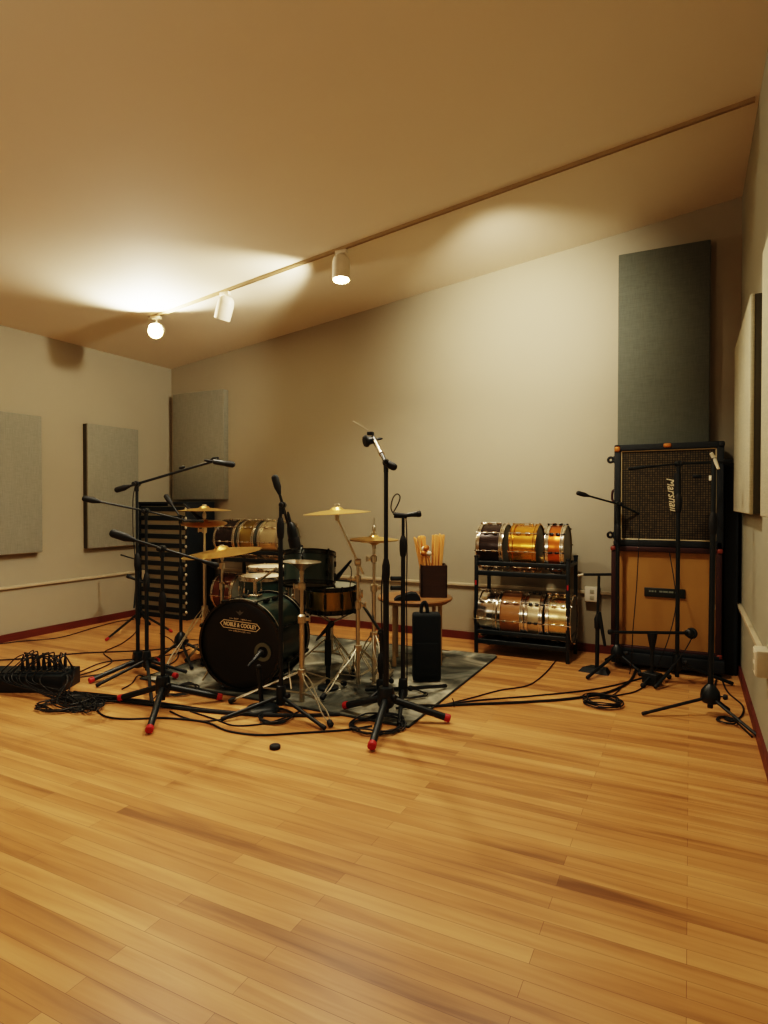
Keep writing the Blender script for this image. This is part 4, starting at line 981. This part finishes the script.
obj('name_badge', MB().box((pb.x, CY + 0.024, pb.z), (0.255, 0.012, 0.062), bev=0.004), mat('badge_dark', (22, 30, 28), 0.4), lc)
mb = MB()
for i, (x, w_) in enumerate(((-0.092, 0.012), (-0.075, 0.014), (-0.057, 0.01), (-0.022, 0.02), (0.006, 0.03), (0.04, 0.03), (0.078, 0.025))):
    mb.box((pb.x + x, CY + 0.0175, pb.z + 0.008), (w_, 0.002, 0.012))
obj('badge_marks', mb, mat('badge_grey', (120, 128, 120), 0.5), lc)
obj('kick_strip', MB().box((c2, CY - 0.008, zb + 0.012), (w2 * 0.96, 0.014, 0.022), bev=0.003), TOLEX, lc)
# upper cabinet, lying on its side with casters to the left
zu = z1; hu = z2 - z1
uc = thing('guitar_cabinet', 'black checked-grille guitar cabinet lying on its side atop the tan cabinet', 'speaker cabinet', (cx, CY, zu), 'stacked guitar cabinets')
cabinet(uc, cx, cw, zu, hu, TOLEX, GRILLE, 0.042, 0.022, True)
for z in (0.1, 0.86):
    q = V((lx - 0.016, CY + 0.06, zu + hu * z))
    mb = MB().box(q + V((0.012, 0, 0)), (0.012, 0.05, 0.05), bev=0.003)
    cs = obj('caster', mb, BLACK, uc)
    obj('caster_wheel', MB().ring(0.017, 0.009, q + V((-0.014, 0, 0.0)), (0, 1, 0), 20), BLACKR, cs)
obj('side_handle', MB().tube(spline([(lx, CY + 0.1, zu + hu * 0.56), (lx - 0.02, CY + 0.1, zu + hu * 0.54), (lx - 0.022, CY + 0.1, zu + hu * 0.46), (lx, CY + 0.1, zu + hu * 0.42)], 6), 0.008, 8), DRED, uc)
for x, z in ((lx + 0.02, zu + hu - 0.03), (cx, zu + hu - 0.016), (lx + 0.016, zu + 0.018), (rx - 0.016, zu + hu - 0.02)):
    w_ = 0.05 if x == cx else 0.038
    obj('corner_protector', MB().box((x, CY + 0.006, z), (w_, 0.034, 0.038 if x != cx else 0.03), bev=0.011), ORANGE if x < rx - 0.1 and z > zu + 0.1 else TOLEX, uc)
lt = PY(672, 494, CY + 0.02)
Ml = Matrix.Translation((lt.x, CY + 0.017, lt.z)) @ Matrix.Rotation(PI / 2, 4, 'X') @ Matrix.Rotation(math.radians(-84), 4, 'Z')
obj('script_badge', text_mb('Marshall', 0.075, Ml, ext=0.003, shear=0.4, width=0.235, bold=0.0004), mat('badge_white', (226, 212, 176), 0.4), uc)
hp = PY(697, 476, CY); obj('jack_plate', MB().box((hp.x, CY + 0.02, hp.z), (0.05, 0.008, 0.02), bev=0.003), BLACK, uc)
# narrow cabinet beside the wall
nx0, nx1 = rx + 0.008, XR - 0.022
zt2 = PY(730, 463, 4.66).z
nc = thing('tall_case', 'tall narrow black case between the amplifier stack and right wall', 'case', ((nx0 + nx1) / 2, 4.66, 0))
obj('case_body', MB().box(((nx0 + nx1) / 2, 4.78, zt2 / 2), (nx1 - nx0, 0.24, zt2), bev=0.006), TOLEX, nc)
obj('case_trim', MB().box(((nx0 + nx1) / 2, 4.66, zt2 - 0.015), (nx1 - nx0, 0.008, 0.02)), BLACK, nc)

# ---------------------------------------------------------------- stage box, leads and floor cables
fr = G(62, 693); u_ = V((0.894, 0.447, 0)); v_ = V((-0.447, 0.894, 0)); sbw, sbd, sbh = 0.56, 0.225, 0.105
cbx = fr - u_ * sbw / 2 + v_ * sbd / 2; rzb = math.atan2(0.447, 0.894)
sb = thing('stage_box', 'black stage box full of plugged cables on the floor by the left wall', 'stage box', (cbx.x, cbx.y, 0))
Msb = Matrix.Translation((cbx.x, cbx.y, 0)) @ Matrix.Rotation(rzb, 4, 'Z')
obj('box_body', MB().box((0, 0, sbh / 2), (sbw, sbd, sbh), M=Msb, bev=0.006), BLACK, sb)
obj('connector_plate', MB().box((0, 0.01, sbh + 0.002), (sbw - 0.05, sbd - 0.06, 0.006), M=Msb), TOLEX, sb)
plugs = []
for j in range(2):
    for i in range(8):
        x = sbw / 2 - 0.05 - i * 0.034 - j * 0.012; y = -0.03 + j * 0.075
        obj('socket', MB().lathe([(0.008, 0), (0.014, 0), (0.014, 0.007), (0.008, 0.007)], Msb @ V((x, y, sbh + 0.004)), (0, 0, 1), 14, closed=True), STEEL, sb)
        plugs.append(Msb @ V((x, y, sbh + 0.008)))
LEADS = 'leads plugged into the stage box'
random.seed(5)
for i, p in enumerate(plugs):
    back = i >= 8; k = i % 8
    t = thing('audio_lead', 'black plugged lead arching off the stage box, %s row, %s plug from the room side' % ('rear' if back else 'front', ['first', 'second', 'third', 'fourth', 'fifth', 'sixth', 'seventh', 'eighth'][k]), 'cable', p, LEADS)
    obj('plug', MB().lathe([(0.0, 0), (0.0085, 0.0), (0.0095, 0.01), (0.0095, 0.045), (0.006, 0.06), (0.0045, 0.075)], p, (0, 0, 1), 12), BLACKR, t)
    top = p + V((0, 0, 0.075))
    zf = 0.006 + random.uniform(0, 0.02)
    def fp(x0, x1, y0, y1): g = G(random.uniform(x0, x1), random.uniform(y0, y1)); return V((g.x, g.y, zf + random.uniform(0, 0.012)))
    over = Msb @ V((max(-0.16, sbw / 2 - 0.12 - k * 0.034 + random.uniform(-.02, .02)), -sbd / 2 - 0.015 - random.uniform(0, 0.02), sbh * 0.75))
    if i % 3 == 0: over = Msb @ V((sbw / 2 + 0.015, random.uniform(-0.08, 0.0), sbh * 0.7))
    pts = [top, top + V((random.uniform(-.02, .02), random.uniform(-.02, .01), 0.01 + random.uniform(0, 0.025))),
           top.lerp(over, 0.5) + V((random.uniform(-.03, .03), 0, 0.03 + random.uniform(0, 0.03))), over,
           fp(48, 75, 697, 708), fp(70, 102, 708, 716), fp(86, 106, 698, 706), fp(62, 84, 696, 702), fp(92, 104, 699, 704), fp(112, 126, 700.5, 703.5)]
    obj('lead_wire', MB().tube(spline(pts, 8), 0.0038, 6), CABLE, t)
# coil of slack on the floor in front of the box
def coil(name, label, c, r, n, squash=0.9, jit=0.12, rad=0.0045, seed=3, tail=None, group='black cables on the floor'):
    rn = random.Random(seed); pts = []
    for i in range(n * 12):
        a = 2 * PI * i / 12; rr = r * (1 + rn.uniform(-jit, jit)); zz = 0.006 + (i / 12) * 0.004
        q = c + RT * math.cos(a) * rr + V((FWD.x, FWD.y, 0)) * math.sin(a) * rr * squash
        pts.append(V((q.x, q.y, zz + (RZ if onrug(q) else 0))))
    if tail: pts += [V((q.x, q.y, 0.006)) for q in tail]
    o = obj(name, MB().tube(spline(pts, 3), rad, 6), CABLE, origin=V((c.x, c.y, 0))); return tag(o, label, 'cable', group)
coil('cable_coil', 'neat black cable coil on the bare floor before the amplifier stack', G(603, 704), 0.098, 7, 1.0, 0.16, rad=0.0036, seed=4)
coil('cable_coil', 'loose cable coil on the floor before the folded boom stand', G(277, 718), 0.085, 3, 1.2, 0.12, seed=5)
coil('cable_coil', 'tangled cable coil around the feet of the tallest stand', G(378, 727), 0.13, 4, 0.9, 0.18, seed=6)
coil('cable_coil', 'loose cable coil between the slatted cabinet stands and bass drum', G(181, 692), 0.1, 3, 1.0, 0.1, seed=7)
coil('cable_coil', 'messy pile of slack cable in front of the stage box', G(70, 707), 0.15, 4, 0.7, 0.3, seed=8)
coil('cable_coil', 'small cable knot by the stand closest to the right wall', G(727, 722), 0.045, 2, 1.2, 0.15, rad=0.004, seed=9)
coil('cable_coil', 'cable loop on the rug beside the standing black bag', G(408, 697), 0.1, 2, 0.9, 0.15, rad=0.004, seed=10)
def cable(label, px, rad=0.0048, lead=None, m=None, name='floor_cable'):
    pts = [G(x, y) for x, y in px]; pts = [V((p.x, p.y, rad + 0.001 + (RZ if onrug(p) else 0.0))) for p in pts]
    if lead: pts = lead + pts
    o = obj(name, MB().tube(spline(pts, 7), rad, 7), m or CABLE, origin=pts[len(pts) // 2]); return tag(o, label, 'cable', 'black cables on the floor')
cable('black cable along the left wall towards the far folded stand', [(-20, 647), (20, 642), (60, 638), (95, 628), (118, 622), (134, 620)], 0.0042)
cable('straight black cable running behind the stage box', [(-20, 662), (30, 659), (80, 654), (128, 652), (160, 650), (200, 645)], 0.005)
cable('black cable curving from the stage box up to the far folded stand', [(80, 676), (98, 670), (112, 662), (104, 653), (122, 644), (136, 632), (136, 620), (130, 614)], 0.0042)
cable('black cable from the stage box to the tall rising boom stand', [(79, 673), (100, 664), (120, 661), (145, 659), (172, 655), (190, 650)], 0.0042)
cable('black cable looping around behind the stands to the rug', [(80, 678), (105, 674), (130, 666), (160, 668), (178, 658), (173, 642), (160, 634)], 0.004)
cable('thick cable run from the stage box past the red-footed stand', [(62, 696), (90, 698), (120, 702), (165, 708), (210, 713), (252, 716), (300, 717), (340, 716)], 0.009)
cable('cable run on bare floor just below the thick cable run', [(88, 699), (125, 700), (160, 704), (200, 710), (240, 714)], 0.0065)
cable('black cable looping low from the stage box to the front floor', [(96, 703), (98, 712), (108, 718), (130, 720), (165, 719), (205, 723), (228, 732), (260, 736), (300, 734), (345, 731), (372, 727)], 0.0048)
cable('black cable crossing the floor in front of the bass drum', [(190, 712), (215, 720), (232, 726), (252, 726), (275, 722), (300, 712)], 0.004)
cable('black cable winding over the floor by the front red foot', [(170, 712), (186, 719), (205, 722), (228, 719), (248, 713)], 0.0042)
cable('black cable between the two stands left of the bass drum', [(122, 690), (132, 684), (140, 676), (160, 688), (150, 704)], 0.004)
cable('thick cable bundle leaving the rug towards the amplifier stack', [(396, 712), (420, 709), (440, 707), (470, 705.5), (510, 704), (560, 701), (590, 697), (612, 692), (630, 682), (637, 668)], 0.0072)
cable('thin cable beside the bundle running to the low crossbar stand', [(440, 706), (480, 701), (530, 697), (580, 692), (610, 687), (634, 681), (645, 678)], 0.0045)
cable('cable curving from the bundle to under the drum rack', [(438, 707), (470, 699), (500, 691), (528, 686), (545, 674), (556, 661)], 0.004)
cable('thin cable from the low crossbar stand to the coil', [(648, 684), (636, 692), (618, 696), (600, 699)], 0.0042)
cable('black cable by the right wall feeding the closest stand', [(713, 700), (716, 682), (720, 676), (727, 692), (742, 706), (742, 716), (733, 722), (725, 720), (735, 722), (746, 732), (752, 738)], 0.0045)
tg = thing('cable_tie', 'small cable tie around the bundle at the rug corner', 'cable tie', G(454, 706.5))
p = G(454, 706.5); obj('tie_band', MB().ring(0.012, 0.003, p + V((0, 0, 0.012)), RT, 16), BLACKR, tg)
obj('tie_tail', MB().tube([p + V((0, 0, 0.022)), p + V((-0.01, 0, 0.045))], 0.003, 6), BLACKR, tg)
# hanging leads
def hang(label, pts, rad=0.0032):
    o = obj('hanging_cable', MB().tube(spline(pts, 7), rad, 6), CABLE, origin=pts[0]); tag(o, label, 'cable', 'leads hanging from the microphone stands')
hang('thin lead hanging from the level boom down past the tan cabinet', [W(640, 470, dK), W(639.5, 520, dK), W(637, 580, dK), W(633, 630, dK - 0.02), G(630, 672, 0.01), G(619, 690, 0.006), G(606, 699, 0.006)])
hang('thin lead dropping from the left boom microphone to the low stand', [W(662, 521, dJ + 0.1), W(667, 540, dJ), W(674, 580, dK + 0.05), W(676, 605, dK + 0.03), W(668, 640, dK), G(655, 672, 0.05)])
hang('lead looping from the round-faced microphone to the floor', [W(693, 636, dM), W(684, 652, dM), W(672, 668, dM), G(662, 680, 0.01)])
hang('lead looping up from the level microphone by the stick box', [W(394, 515, dH), W(391, 508, dH), W(393, 498, dH), W(397, 494, dH), W(400, 497, dH), W(398, 504, dH), W(393, 513, dH - 0.02)], 0.004)
hang('lead hanging down the stand between tallest stand and bag', [W(406, 517, dH), W(407, 550, dH), W(406.5, 600, dH), W(407, 650, dH), G(407, 695, 0.02)])
hang('lead looping off the snare microphone', [W(347, 565, 3.98), W(350.5, 567, 3.98), W(351.5, 575, 3.98), W(350, 590, 4.0), W(354, 612, 3.95)], 0.003)
hang('lead drooping down the tall rising boom stand pole', [W(135, 487, dA), W(133, 500, dA), W(133, 530, dA), W(135, 560, dA), W(136, 620, dA)], 0.003)
hang('curved lead falling beside the tallest stand pole', [W(384, 560, dG), W(381.5, 590, dG), W(382, 630, dG), W(384, 670, dG), W(382, 700, dG)], 0.0035)
# floor puck
p = G(275, 748.5); tag(obj('rubber_puck', MB().lathe([(0, 0), (0.024, 0), (0.026, 0.004), (0.026, 0.014), (0.022, 0.018), (0.012, 0.017), (0, 0.015)], p, (0, 0, 1), 24), BLACKR, origin=p), 'small round black rubber disc alone on the bare front floor', 'rubber disc')

# ---------------------------------------------------------------- camera and view
cam = bpy.data.cameras.new('camera'); co = bpy.data.objects.new('camera', cam); C.objects.link(co)
cam.sensor_fit = 'HORIZONTAL'; cam.sensor_width = 36; cam.lens = F / 768 * 36; cam.clip_start = 0.02
co.location = CAM; co.rotation_euler = FWD.to_track_quat('-Z', 'Y').to_euler()
sc_ = bpy.context.scene; sc_.camera = co
sc_.view_settings.view_transform = 'Filmic'; sc_.view_settings.look = 'High Contrast'; sc_.view_settings.exposure = 0.14
